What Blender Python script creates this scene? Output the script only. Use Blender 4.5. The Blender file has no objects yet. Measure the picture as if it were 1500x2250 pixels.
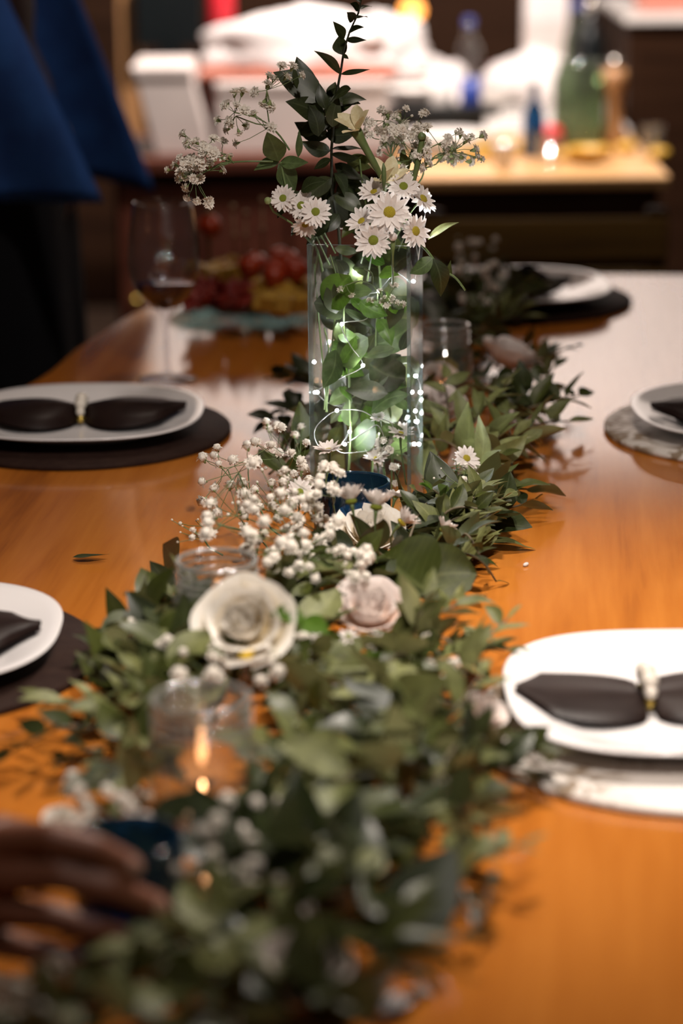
import bpy, bmesh, math, random
from math import sin, cos, pi, radians, sqrt, atan2
from mathutils import Vector, Matrix, noise

R = random.Random(11)
SC = bpy.context.scene
COL = SC.collection
V = Vector

# ------------------------------------------------------------------ camera
T = 0.75                      # table top height
FPX = 5312.5                  # 85 mm lens on a 36 mm tall frame of 2250 px
CAMH = T + 0.666
PITCH = radians(15.9)
ROLL = radians(0.6)
cam = bpy.data.cameras.new('camera')
cam.sensor_fit = 'VERTICAL'
cam.sensor_height = 36.0
cam.sensor_width = 24.0
cam.lens = 85.0
cam.clip_start = 0.05
cam.dof.use_dof = True
cam.dof.focus_distance = 2.31
cam.dof.aperture_fstop = 2.8
cam.dof.aperture_blades = 0
camo = bpy.data.objects.new('camera', cam)
COL.objects.link(camo)
_f = V((0, cos(PITCH), -sin(PITCH)))
_u0 = V((0, sin(PITCH), cos(PITCH)))
_r0 = V((1, 0, 0))
_r = _r0 * cos(ROLL) - _u0 * sin(ROLL)
_u = _u0 * cos(ROLL) + _r0 * sin(ROLL)
CAM = V((0, 0, CAMH))
camo.matrix_world = Matrix(((_r.x, _u.x, -_f.x, 0), (_r.y, _u.y, -_f.y, 0), (_r.z, _u.z, -_f.z, CAMH), (0, 0, 0, 1)))
SC.camera = camo


def ray(px, py):
    return _f + _r * ((px - 750) / FPX) + _u * ((1125 - py) / FPX)


def P(px, py, z=0.0):
    """point at height z above the table top"""
    d = ray(px, py)
    return CAM + d * ((T + z - CAMH) / d.z)


def PY(px, py, y):
    """point at distance y into the room"""
    d = ray(px, py)
    return CAM + d * (y / d.y)


def proj(p):
    q = p - CAM
    z = q.dot(_f)
    return 750 + FPX * q.dot(_r) / z, 1125 - FPX * q.dot(_u) / z


# ------------------------------------------------------------------ world, lights, exposure
w = bpy.data.worlds.new('world')
SC.world = w
w.use_nodes = True
w.node_tree.nodes['Background'].inputs[0].default_value = (1.0, 0.85, 0.72, 1)
w.node_tree.nodes['Background'].inputs[1].default_value = 0.03
SC.view_settings.view_transform = 'Standard'
SC.view_settings.look = 'None'
SC.view_settings.exposure = 0.0
SC.view_settings.gamma = 1.0
SC.view_settings.use_curve_mapping = False
SC.cycles.transparent_max_bounces = 26
SC.cycles.max_bounces = 7
SC.cycles.diffuse_bounces = 3
SC.cycles.glossy_bounces = 3
SC.cycles.sample_clamp_indirect = 6.0


def light(name, kind, loc, power, col, radius=0.05, aim=None, angle=None, blend=0.5):
    d = bpy.data.lights.new(name, kind)
    d.energy = power
    d.color = col
    d.shadow_soft_size = radius
    o = bpy.data.objects.new(name, d)
    COL.objects.link(o)
    o.location = loc
    if aim is not None:
        o.rotation_euler = (V(aim) - V(loc)).to_track_quat('-Z', 'Y').to_euler()
    if angle:
        d.spot_size = radians(angle)
        d.spot_blend = blend
    return o


light('table_pendant_light', 'SPOT', (0.32, 2.10, T + 1.25), 92, (1.0, 0.89, 0.79), 0.04, (0.25, 1.72, T), 68, 1.0)
light('overhead_fill_light', 'POINT', (0.1, 2.9, 2.6), 23, (1.0, 0.86, 0.74), 0.06)  # added overhead fill that brightens the platter and far table, no real fixture
light('front_fill_light', 'SPOT', (0.30, 0.4, 2.6), 205, (1.0, 0.90, 0.82), 0.06, (0.0, 1.99, T + .05), 35, 1.0)  # added fill from the camera side, brightens the fronts of the flowers
light('kitchen_track_light', 'SPOT', (0.15, 4.75, 2.6), 400, (1.0, 0.87, 0.80), 0.06, (0.15, 6.2, 0.9), 120, 0.4)
light('wall_fill_light', 'SPOT', (0.4, 6.45, 2.68), 230, (1.0, 0.91, 0.88), 0.06, (0.4, 7.3, 1.45), 110, 0.7)  # added light that brightens the unseen upper wall mirrored in the table


# ------------------------------------------------------------------ materials
def nodes(name):
    m = bpy.data.materials.new(name)
    m.use_nodes = True
    nt = m.node_tree
    b = nt.nodes['Principled BSDF']
    return m, nt, b


def ramp(nt, fac, stops):
    r = nt.nodes.new('ShaderNodeValToRGB')
    e = r.color_ramp.elements
    while len(e) < len(stops):
        e.new(0.5)
    for i, (p, c) in enumerate(stops):
        e[i].position = p
        e[i].color = (*c, 1)
    nt.links.new(fac, r.inputs[0])
    return r.outputs[0]


def plain(name, c, rough=0.6, c2=None, scale=20, metal=0, bump=0, coat=0, sheen=0, spec=0.5):
    m, nt, b = nodes(name)
    b.inputs['Roughness'].default_value = rough
    b.inputs['Metallic'].default_value = metal
    b.inputs['Specular IOR Level'].default_value = spec
    b.inputs['Coat Weight'].default_value = coat
    b.inputs['Sheen Weight'].default_value = sheen
    tc = nt.nodes.new('ShaderNodeTexCoord')
    nz = nt.nodes.new('ShaderNodeTexNoise')
    nz.inputs['Scale'].default_value = scale
    nz.inputs['Detail'].default_value = 4
    nt.links.new(tc.outputs['Object'], nz.inputs['Vector'])
    if c2 is None:
        c2 = tuple(x * 0.85 for x in c)
    nt.links.new(ramp(nt, nz.outputs[0], [(0.35, c2), (0.65, c)]), b.inputs['Base Color'])
    if bump:
        bp = nt.nodes.new('ShaderNodeBump')
        bp.inputs['Strength'].default_value = bump
        bp.inputs['Distance'].default_value = 0.002
        nt.links.new(nz.outputs[0], bp.inputs['Height'])
        nt.links.new(bp.outputs[0], b.inputs['Normal'])
    return m


def wood(name, dark, mid, light_, rough, axis=1, scale=1.0, bump=0.05, rot=0.0, spec=0.5):
    m, nt, b = nodes(name)
    tc = nt.nodes.new('ShaderNodeTexCoord')
    mp = nt.nodes.new('ShaderNodeMapping')
    s = [14.0 * scale] * 3
    s[axis] = 0.9 * scale
    mp.inputs['Scale'].default_value = s
    mp.inputs['Rotation'].default_value = (0, 0, rot)
    nt.links.new(tc.outputs['Object'], mp.inputs[0])
    n1 = nt.nodes.new('ShaderNodeTexNoise')
    n1.inputs['Scale'].default_value = 1.2
    n1.inputs['Detail'].default_value = 6
    n1.inputs['Distortion'].default_value = 1.2
    nt.links.new(mp.outputs[0], n1.inputs['Vector'])
    n2 = nt.nodes.new('ShaderNodeTexNoise')
    n2.inputs['Scale'].default_value = 9
    n2.inputs['Detail'].default_value = 3
    nt.links.new(mp.outputs[0], n2.inputs['Vector'])
    mx = nt.nodes.new('ShaderNodeMath')
    mx.operation = 'MULTIPLY_ADD'
    nt.links.new(n2.outputs[0], mx.inputs[0])
    mx.inputs[1].default_value = 0.35
    nt.links.new(n1.outputs[0], mx.inputs[2])
    nt.links.new(ramp(nt, mx.outputs[0], [(0.42, dark), (0.62, mid), (0.9, light_)]), b.inputs['Base Color'])
    b.inputs['Roughness'].default_value = rough
    b.inputs['Specular IOR Level'].default_value = spec
    bp = nt.nodes.new('ShaderNodeBump')
    bp.inputs['Strength'].default_value = bump
    bp.inputs['Distance'].default_value = 0.001
    nt.links.new(mx.outputs[0], bp.inputs['Height'])
    nt.links.new(bp.outputs[0], b.inputs['Normal'])
    return m


def leafmat(name, ca, cb, under, rough=0.5, trans=0.25, rib=1.5):
    m, nt, b = nodes(name)
    L = nt.links.new
    oi = nt.nodes.new('ShaderNodeObjectInfo')
    base = ramp(nt, oi.outputs['Random'], [(0.0, ca), (1.0, cb)])
    uv = nt.nodes.new('ShaderNodeUVMap')
    sx = nt.nodes.new('ShaderNodeSeparateXYZ')
    L(uv.outputs[0], sx.inputs[0])
    ab = nt.nodes.new('ShaderNodeMath'); ab.operation = 'ABSOLUTE'
    L(sx.outputs[1], ab.inputs[0])
    ribr = ramp(nt, ab.outputs[0], [(0.02, (1, 1, 1)), (0.11, (0, 0, 0))])
    # side veins
    wv = nt.nodes.new('ShaderNodeMath'); wv.operation = 'MULTIPLY_ADD'
    L(ab.outputs[0], wv.inputs[0]); wv.inputs[1].default_value = -0.25
    L(sx.outputs[0], wv.inputs[2])
    w2 = nt.nodes.new('ShaderNodeMath'); w2.operation = 'MULTIPLY'
    L(wv.outputs[0], w2.inputs[0]); w2.inputs[1].default_value = 50
    w3 = nt.nodes.new('ShaderNodeMath'); w3.operation = 'SINE'
    L(w2.outputs[0], w3.inputs[0])
    vein = ramp(nt, w3.outputs[0], [(0.75, (0, 0, 0)), (1.0, (0.3, 0.3, 0.3))])
    tc = nt.nodes.new('ShaderNodeTexCoord')
    nz = nt.nodes.new('ShaderNodeTexNoise')
    nz.inputs['Scale'].default_value = 5
    L(tc.outputs['Object'], nz.inputs['Vector'])
    mot = ramp(nt, nz.outputs[0], [(0.3, (0.75, 0.75, 0.72)), (0.7, (1.15, 1.15, 1.1))])
    mm = nt.nodes.new('ShaderNodeMix'); mm.data_type = 'RGBA'; mm.blend_type = 'MULTIPLY'
    mm.inputs[0].default_value = 1
    L(base, mm.inputs[6]); L(mot, mm.inputs[7])
    add = nt.nodes.new('ShaderNodeMix'); add.data_type = 'RGBA'
    mxv = nt.nodes.new('ShaderNodeMath'); mxv.operation = 'MAXIMUM'
    L(ribr, mxv.inputs[0]); L(vein, mxv.inputs[1])
    sc = nt.nodes.new('ShaderNodeMath'); sc.operation = 'MULTIPLY'; sc.inputs[1].default_value = 0.45
    L(mxv.outputs[0], sc.inputs[0])
    L(sc.outputs[0], add.inputs[0])
    L(mm.outputs[2], add.inputs[6])
    add.inputs[7].default_value = tuple(min(1, x * rib + 0.03) for x in cb) + (1,)
    geo = nt.nodes.new('ShaderNodeNewGeometry')
    bf = nt.nodes.new('ShaderNodeMix'); bf.data_type = 'RGBA'
    L(geo.outputs['Backfacing'], bf.inputs[0])
    L(add.outputs[2], bf.inputs[6])
    bf.inputs[7].default_value = (*under, 1)
    L(bf.outputs[2], b.inputs['Base Color'])
    b.inputs['Roughness'].default_value = rough
    tr = nt.nodes.new('ShaderNodeBsdfTranslucent')
    L(bf.outputs[2], tr.inputs[0])
    mix = nt.nodes.new('ShaderNodeMixShader')
    mix.inputs[0].default_value = trans
    L(b.outputs[0], mix.inputs[1]); L(tr.outputs[0], mix.inputs[2])
    L(mix.outputs[0], nt.nodes['Material Output'].inputs[0])
    return m


def petalmat(name, c, c2, trans=0.3, rough=0.6):
    m = plain(name, c, rough, c2, 9)
    nt = m.node_tree
    b = nt.nodes['Principled BSDF']
    tr = nt.nodes.new('ShaderNodeBsdfTranslucent')
    tr.inputs[0].default_value = (*c, 1)
    mix = nt.nodes.new('ShaderNodeMixShader')
    mix.inputs[0].default_value = trans
    nt.links.new(b.outputs[0], mix.inputs[1]); nt.links.new(tr.outputs[0], mix.inputs[2])
    nt.links.new(mix.outputs[0], nt.nodes['Material Output'].inputs[0])
    return m


def thin_glass(name, tint=(0.96, 0.98, 0.97), rough=0.02, ior=1.5, haze=0.0, hazecol=(0.6, 0.7, 0.7), ex=4.5):
    """a thin pane: light goes straight through, the surface mirrors by Fresnel"""
    m = bpy.data.materials.new(name)
    m.use_nodes = True
    nt = m.node_tree
    nt.nodes.clear()
    L = nt.links.new
    out = nt.nodes.new('ShaderNodeOutputMaterial')
    tr = nt.nodes.new('ShaderNodeBsdfTransparent')
    tr.inputs[0].default_value = (*tint, 1)
    gl = nt.nodes.new('ShaderNodeBsdfGlossy')
    gl.inputs['Roughness'].default_value = rough
    lw = nt.nodes.new('ShaderNodeLayerWeight')
    lw.inputs[0].default_value = 0.5
    pw = nt.nodes.new('ShaderNodeMath'); pw.operation = 'POWER'; pw.inputs[1].default_value = ex
    L(lw.outputs['Facing'], pw.inputs[0])
    f0 = ((ior - 1) / (ior + 1)) ** 2
    fr = nt.nodes.new('ShaderNodeMath'); fr.operation = 'MULTIPLY_ADD'
    fr.inputs[1].default_value = 0.9 - f0
    fr.inputs[2].default_value = f0
    L(pw.outputs[0], fr.inputs[0])
    mx = nt.nodes.new('ShaderNodeMixShader')
    L(fr.outputs[0], mx.inputs[0]); L(tr.outputs[0], mx.inputs[1]); L(gl.outputs[0], mx.inputs[2])
    last = mx.outputs[0]
    if haze:
        df = nt.nodes.new('ShaderNodeBsdfDiffuse')
        df.inputs[0].default_value = (*hazecol, 1)
        m2 = nt.nodes.new('ShaderNodeMixShader')
        tc = nt.nodes.new('ShaderNodeTexCoord')
        nz = nt.nodes.new('ShaderNodeTexNoise')
        nz.inputs['Scale'].default_value = 12
        L(tc.outputs['Object'], nz.inputs['Vector'])
        ml = nt.nodes.new('ShaderNodeMath'); ml.operation = 'MULTIPLY'
        ml.inputs[1].default_value = haze * 2
        L(nz.outputs[0], ml.inputs[0])
        L(ml.outputs[0], m2.inputs[0]); L(last, m2.inputs[1]); L(df.outputs[0], m2.inputs[2])
        last = m2.outputs[0]
    L(last, out.inputs[0])
    return m


def emit(name, c, s):
    m = bpy.data.materials.new(name)
    m.use_nodes = True
    nt = m.node_tree
    nt.nodes.clear()
    e = nt.nodes.new('ShaderNodeEmission')
    e.inputs[0].default_value = (*c, 1)
    e.inputs[1].default_value = s
    nt.links.new(e.outputs[0], nt.nodes.new('ShaderNodeOutputMaterial').inputs[0])
    return m


def pattern_mat(name):
    """off-white charger with brown scroll print"""
    m, nt, b = nodes(name)
    L = nt.links.new
    tc = nt.nodes.new('ShaderNodeTexCoord')
    n1 = nt.nodes.new('ShaderNodeTexNoise')
    n1.inputs['Scale'].default_value = 26
    n1.inputs['Detail'].default_value = 1.5
    n1.inputs['Distortion'].default_value = 2.5
    L(tc.outputs['Object'], n1.inputs['Vector'])
    n2 = nt.nodes.new('ShaderNodeTexNoise')
    n2.inputs['Scale'].default_value = 14
    L(tc.outputs['Object'], n2.inputs['Vector'])
    a = ramp(nt, n1.outputs[0], [(0.49, (0, 0, 0)), (0.53, (1, 1, 1))])
    c = ramp(nt, n2.outputs[0], [(0.42, (0, 0, 0)), (0.50, (1, 1, 1))])
    ml = nt.nodes.new('ShaderNodeMath'); ml.operation = 'MULTIPLY'
    L(a, ml.inputs[0]); L(c, ml.inputs[1])
    mx = nt.nodes.new('ShaderNodeMix'); mx.data_type = 'RGBA'
    L(ml.outputs[0], mx.inputs[0])
    mx.inputs[6].default_value = (0.66, 0.60, 0.55, 1)
    mx.inputs[7].default_value = (0.25, 0.18, 0.12, 1)
    L(mx.outputs[2], b.inputs['Base Color'])
    b.inputs['Roughness'].default_value = 0.45
    return m


MT = {}
MT['table'] = wood('honey_wood', (0.28, 0.080, 0.011), (0.43, 0.135, 0.018), (0.52, 0.18, 0.028), 0.11, 1, 1.0, 0.03)
MT['table_edge'] = wood('honey_wood_edge', (0.22, 0.07, 0.012), (0.34, 0.12, 0.02), (0.4, 0.15, 0.03), 0.3, 1)
MT['darkwood'] = wood('dark_wood', (0.010, 0.004, 0.002), (0.022, 0.009, 0.004), (0.03, 0.013, 0.006), 0.6, 0, spec=0.08)
MT['olivewood'] = wood('olive_brown_wood', (0.09, 0.045, 0.008), (0.16, 0.085, 0.014), (0.2, 0.11, 0.02), 0.8, 0)
MT['palewood'] = wood('pale_wood', (0.42, 0.22, 0.09), (0.55, 0.31, 0.13), (0.62, 0.38, 0.17), 0.35, 0)
MT['postwood'] = wood('post_wood', (0.28, 0.13, 0.05), (0.36, 0.18, 0.07), (0.42, 0.22, 0.09), 0.5, 2)
MT['maroonwood'] = wood('maroon_wood', (0.05, 0.014, 0.008), (0.1, 0.028, 0.016), (0.13, 0.04, 0.02), 0.4, 0)
MT['wall'] = plain('white_plaster', (0.8, 0.74, 0.69), 0.9, None, 6)
MT['wallbrown'] = plain('brown_plaster', (0.09, 0.055, 0.035), 0.9, None, 6)
MT['floor'] = wood('floor_wood', (0.03, 0.016, 0.009), (0.05, 0.027, 0.015), (0.06, 0.033, 0.02), 0.5, 0)
MT['leafdark'] = leafmat('dark_green_leaf', (0.015, 0.022, 0.006), (0.034, 0.045, 0.012), (0.075, 0.088, 0.034), 0.42, 0.2)
MT['leafolive'] = leafmat('olive_leaf', (0.031, 0.042, 0.006), (0.068, 0.081, 0.014), (0.124, 0.124, 0.046), 0.45, 0.22)
MT['leafgrey'] = leafmat('grey_green_leaf', (0.098, 0.112, 0.032), (0.19, 0.2, 0.07), (0.24, 0.235, 0.1), 0.55, 0.2, 1.25)
MT['leaffresh'] = leafmat('fresh_green_leaf', (0.04, 0.10, 0.008), (0.085, 0.165, 0.016), (0.13, 0.20, 0.05), 0.4, 0.35)
MT['leafmid'] = leafmat('dusty_green_leaf', (0.045, 0.075, 0.022), (0.08, 0.115, 0.036), (0.16, 0.2, 0.09), 0.5, 0.3)
MT['leafyellow'] = leafmat('yellowing_leaf', (0.22, 0.17, 0.02), (0.3, 0.22, 0.03), (0.3, 0.25, 0.08), 0.5, 0.3)
MT['stem'] = plain('green_stem', (0.13, 0.18, 0.06), 0.5, (0.08, 0.12, 0.04), 60)
MT['stembrown'] = plain('brown_stem', (0.13, 0.1, 0.055), 0.6, (0.07, 0.055, 0.03), 60)
MT['stemdark'] = plain('dark_stem', (0.03, 0.035, 0.02), 0.5, None, 60)
MT['floret'] = petalmat('cream_floret', (0.88, 0.82, 0.74), (0.78, 0.71, 0.61), 0.25)
MT['calyx'] = plain('green_calyx', (0.22, 0.27, 0.1), 0.6)
MT['petal'] = petalmat('white_petal', (0.84, 0.78, 0.74), (0.76, 0.69, 0.65), 0.3)
MT['cream'] = petalmat('cream_petal', (0.80, 0.72, 0.49), (0.68, 0.58, 0.32), 0.3)
MT['rose'] = petalmat('ivory_rose_petal', (0.90, 0.86, 0.80), (0.87, 0.81, 0.72), 0.15)
MT['pinkrose'] = petalmat('blush_rose_petal', (0.86, 0.78, 0.74), (0.82, 0.71, 0.66), 0.15)
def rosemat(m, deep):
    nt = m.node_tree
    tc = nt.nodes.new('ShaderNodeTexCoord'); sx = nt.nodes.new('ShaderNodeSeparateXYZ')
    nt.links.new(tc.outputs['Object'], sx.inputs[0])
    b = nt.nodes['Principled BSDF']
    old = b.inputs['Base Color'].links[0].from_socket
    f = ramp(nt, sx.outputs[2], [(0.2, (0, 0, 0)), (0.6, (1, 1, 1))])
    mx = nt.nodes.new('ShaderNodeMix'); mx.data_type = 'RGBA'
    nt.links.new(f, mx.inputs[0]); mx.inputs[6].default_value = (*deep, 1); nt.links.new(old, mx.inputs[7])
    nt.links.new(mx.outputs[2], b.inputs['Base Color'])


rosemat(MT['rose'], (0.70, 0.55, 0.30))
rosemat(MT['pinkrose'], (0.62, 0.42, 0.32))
MT['plum'] = petalmat('dark_plum_petal', (0.02, 0.012, 0.012), (0.012, 0.006, 0.008), 0.1)
MT['disc'] = plain('yellow_flower_disc', (0.62, 0.43, 0.02), 0.7, (0.34, 0.33, 0.03), 400, bump=0.6)
MT['discgreen'] = plain('green_flower_disc', (0.34, 0.36, 0.03), 0.7, (0.16, 0.22, 0.02), 400, bump=0.6)
MT['yellowpetal'] = petalmat('yellow_petal', (0.75, 0.5, 0.02), (0.6, 0.38, 0.01), 0.2)
MT['glass'] = thin_glass('vase_glass', (0.975, 0.985, 0.98), 0.01, 1.45, 0.003)
MT['glassedge'] = thin_glass('vase_glass_edge', (0.62, 0.72, 0.72), 0.12, 1.6, 0.16, (0.36, 0.45, 0.46))
MT['jar'] = thin_glass('jar_glass', (0.95, 0.95, 0.94), 0.05, 1.8, 0.022, ex=2.8)
MT['jarrim'] = thin_glass('jar_rim_glass', (0.86, 0.87, 0.86), 0.12, 2.4, 0.16, (0.75, 0.72, 0.68), ex=2.0)
MT['wineglass'] = thin_glass('wine_glass', (0.93, 0.925, 0.94), 0.03, 1.7, 0.015, ex=2.6)
MT['platterglass'] = thin_glass('platter_glass', (0.62, 0.80, 0.78), 0.12, 1.2, 0.5, (0.012, 0.075, 0.07), ex=10)
MT['tealrim'] = thin_glass('teal_glass_rim', (0.15, 0.5, 0.46), 0.08, 2.0, 0.1, (0.02, 0.22, 0.2))
MT['blueglass'] = thin_glass('dark_blue_glass', (0.10, 0.24, 0.40), 0.04, 1.9, 0.14, (0.03, 0.10, 0.19))
MT['greenglass'] = thin_glass('bottle_glass', (0.55, 0.62, 0.5), 0.03, 1.5, 0.1, (0.3, 0.35, 0.28))
MT['wine'] = plain('red_wine', (0.05, 0.002, 0.006), 0.05, None, 5)
MT['plate'] = plain('white_porcelain', (0.84, 0.80, 0.79), 0.12, (0.82, 0.78, 0.77), 3)
MT['charger'] = plain('dark_brown_leather', (0.028, 0.015, 0.011), 0.6, (0.02, 0.01, 0.008), 90, bump=0.15, spec=0.06)
MT['chargerpat'] = pattern_mat('printed_charger')
MT['napkin'] = plain('dark_brown_satin', (0.018, 0.0095, 0.0075), 0.42, (0.012, 0.006, 0.005), 40, spec=0.15)
MT['pearl'] = plain('pearl', (0.8, 0.72, 0.62), 0.18, None, 8, coat=0.5)
MT['gold'] = plain('gold_bead', (0.7, 0.5, 0.12), 0.25, None, 8, metal=0.9)
MT['bulb'] = emit('led_bulb', (0.95, 0.98, 1.0), 560)
MT['wire'] = plain('silver_wire', (0.75, 0.78, 0.76), 0.25, None, 50, metal=0.6)
MT['flame'] = emit('candle_flame', (1.0, 0.46, 0.2), 24)
MT['wax'] = plain('candle_wax', (0.82, 0.68, 0.52), 0.4, None, 10)
MT['alu'] = plain('tealight_cup', (0.7, 0.66, 0.6), 0.25, None, 10, metal=0.9)
MT['skin'] = plain('skin', (0.27, 0.10, 0.055), 0.5, (0.22, 0.08, 0.042), 30)
MT['nail'] = plain('fingernail', (0.55, 0.3, 0.22), 0.2, None, 30)
MT['blue'] = plain('blue_fabric', (0.030, 0.14, 0.52), 0.8, (0.018, 0.08, 0.34), 14, sheen=0.1, bump=0.3)
MT['black'] = plain('black_fabric', (0.006, 0.007, 0.012), 0.9, None, 30)
MT['maroon'] = plain('maroon_fabric', (0.035, 0.012, 0.012), 0.8, None, 30)
MT['hair'] = plain('dark_hair', (0.02, 0.012, 0.008), 0.5, None, 80)
MT['boxwhite'] = plain('white_card', (0.72, 0.64, 0.60), 0.8, None, 6)
MT['clothwhite'] = plain('white_cloth', (0.84, 0.78, 0.76), 0.9, None, 10, bump=0.3)
MT['terracotta'] = plain('terracotta_cloth', (0.55, 0.2, 0.14), 0.8, None, 10)
MT['redplastic'] = plain('red_wax', (0.65, 0.02, 0.035), 0.4, None, 6)
MT['screen'] = plain('black_gloss', (0.006, 0.009, 0.01), 0.3, None, 6)
MT['bluelabel'] = plain('blue_plastic', (0.03, 0.06, 0.3), 0.35, None, 6)
MT['pinkish'] = plain('pink_paper', (0.7, 0.3, 0.32), 0.7, None, 6)
MT['china'] = plain('glossy_china', (0.82, 0.78, 0.74), 0.1, None, 6)
MT['yellowfood'] = plain('yellow_cheese', (0.62, 0.38, 0.05), 0.5, (0.5, 0.28, 0.035), 30)
MT['redfood'] = plain('cured_meat', (0.33, 0.035, 0.02), 0.4, (0.22, 0.02, 0.015), 60)
MT['orangefood'] = plain('red_pepper', (0.5, 0.06, 0.015), 0.3, (0.4, 0.035, 0.01), 20)
MT['pick'] = plain('pale_pick', (0.45, 0.28, 0.16), 0.5, None, 20)


# ------------------------------------------------------------------ mesh helpers
class MB:
    def __init__(s):
        s.v = []; s.f = []; s.m = []; s.uv = None; s.cm = 0

    def add(s, vs, fs):
        o = len(s.v)
        s.v += [tuple(v) for v in vs]
        s.f += [tuple(i + o for i in f) for f in fs]
        s.m += [s.cm] * len(fs)
        return s

    def box(s, x0, x1, y0, y1, z0, z1):
        vs = [(x, y, z) for z in (z0, z1) for y in (y0, y1) for x in (x0, x1)]
        return s.add(vs, [(0, 2, 3, 1), (4, 5, 7, 6), (0, 1, 5, 4), (2, 6, 7, 3), (0, 4, 6, 2), (1, 3, 7, 5)])

    def tube(s, pts, rad, seg=5, cap=True):
        pts = [V(p) for p in pts]
        n = len(pts)
        if not hasattr(rad, '__len__'):
            rad = [rad] * n
        vs = []; fs = []
        prev = None
        for i, p in enumerate(pts):
            t = (pts[min(i + 1, n - 1)] - pts[max(i - 1, 0)])
            t = t.normalized() if t.length > 1e-9 else V((0, 0, 1))
            a = prev if prev is not None else (V((0, 0, 1)) if abs(t.z) < 0.9 else V((1, 0, 0)))
            u = (a - t * a.dot(t))
            u = u.normalized() if u.length > 1e-6 else t.orthogonal().normalized()
            prev = u
            q = t.cross(u)
            for k in range(seg):
                an = 2 * pi * k / seg
                vs.append(p + (u * cos(an) + q * sin(an)) * rad[i])
        for i in range(n - 1):
            for k in range(seg):
                k2 = (k + 1) % seg
                fs.append((i * seg + k, i * seg + k2, (i + 1) * seg + k2, (i + 1) * seg + k))
        if cap:
            fs.append(tuple(range(seg))[::-1])
            fs.append(tuple((n - 1) * seg + k for k in range(seg)))
        return s.add(vs, fs)

    def lathe(s, prof, seg=32, c=(0, 0, 0), shape=None, closed=False):
        vs = []; fs = []
        n = len(prof)
        for (r, z) in prof:
            for k in range(seg):
                a = 2 * pi * k / seg
                q = shape(a) if shape else 1.0
                vs.append((c[0] + r * q * cos(a), c[1] + r * q * sin(a), c[2] + z))
        m = n if closed else n - 1
        for i in range(m):
            j = (i + 1) % n
            for k in range(seg):
                k2 = (k + 1) % seg
                fs.append((i * seg + k, i * seg + k2, j * seg + k2, j * seg + k))
        return s.add(vs, fs)

    def grid(s, fn, nu, nv, uvfn=None):
        vs = []; fs = []
        o = len(s.v)
        for i in range(nu + 1):
            for j in range(nv + 1):
                vs.append(fn(i / nu, j / nv))
        for i in range(nu):
            for j in range(nv):
                a = i * (nv + 1) + j
                fs.append((a, a + nv + 1, a + nv + 2, a + 1))
        if uvfn:
            if s.uv is None:
                s.uv = {}
            for i in range(nu + 1):
                for j in range(nv + 1):
                    s.uv[o + i * (nv + 1) + j] = uvfn(i / nu, j / nv)
        return s.add(vs, fs)

    def ball(s, c, r, seg=10, rings=6, sc=(1, 1, 1)):
        vs = [(c[0], c[1], c[2] + r * sc[2])]
        fs = []
        for i in range(1, rings):
            a = pi * i / rings
            for k in range(seg):
                b = 2 * pi * k / seg
                vs.append((c[0] + r * sc[0] * sin(a) * cos(b), c[1] + r * sc[1] * sin(a) * sin(b), c[2] + r * sc[2] * cos(a)))
        vs.append((c[0], c[1], c[2] - r * sc[2]))
        last = len(vs) - 1
        for k in range(seg):
            k2 = (k + 1) % seg
            fs.append((0, 1 + k, 1 + k2))
            fs.append((last, last - seg + k2, last - seg + k))
        for i in range(rings - 2):
            for k in range(seg):
                k2 = (k + 1) % seg
                a = 1 + i * seg
                fs.append((a + k, a + seg + k, a + seg + k2, a + k2))
        return s.add(vs, fs)

    def mesh(s, name, mats, smooth=True):
        me = bpy.data.meshes.new(name)
        me.from_pydata(s.v, [], s.f)
        for m in (mats if isinstance(mats, (list, tuple)) else [mats]):
            me.materials.append(MT[m] if isinstance(m, str) else m)
        if max(s.m or [0]) > 0:
            me.polygons.foreach_set('material_index', s.m)
        if s.uv:
            ul = me.uv_layers.new(name='UVMap')
            for l in me.loops:
                ul.data[l.index].uv = s.uv.get(l.vertex_index, (0, 0))
        if smooth:
            me.polygons.foreach_set('use_smooth', [True] * len(me.polygons))
        me.update()
        return me


def ob(name, me, parent=None, loc=None, mat=None):
    o = bpy.data.objects.new(name, me)
    COL.objects.link(o)
    if parent is not None:
        o.parent = parent
    if mat is not None:
        o.matrix_local = mat
    elif loc is not None:
        o.location = loc
    return o


def tag(o, label, cat, group=None, kind=None):
    o['label'] = label
    o['category'] = cat
    if group:
        o['group'] = group
    if kind:
        o['kind'] = kind
    return o


def root(name, label, cat, loc, group=None, rz=0):
    o = bpy.data.objects.new(name, None)
    o.empty_display_size = 0.02
    COL.objects.link(o)
    o.location = loc
    o.rotation_euler = (0, 0, rz)
    return tag(o, label, cat, group)


def struct(name, me, parent=None, loc=None):
    o = ob(name, me, parent, loc)
    o['kind'] = 'structure'
    return o


def bevel(o, wd=0.004, seg=2):
    m = o.modifiers.new('bevel', 'BEVEL')
    m.width = wd
    m.segments = seg
    m.limit_method = 'ANGLE'
    return o


def frame(d, n):
    """matrix with x along d, z near n"""
    d = d.normalized()
    n = n - d * n.dot(d)
    n = n.normalized() if n.length > 1e-5 else d.orthogonal().normalized()
    y = n.cross(d)
    return Matrix(((d.x, y.x, n.x, 0), (d.y, y.y, n.y, 0), (d.z, y.z, n.z, 0), (0, 0, 0, 1)))


def rv(a=1.0):
    return V((R.uniform(-a, a), R.uniform(-a, a), R.uniform(-a, a)))


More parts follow.
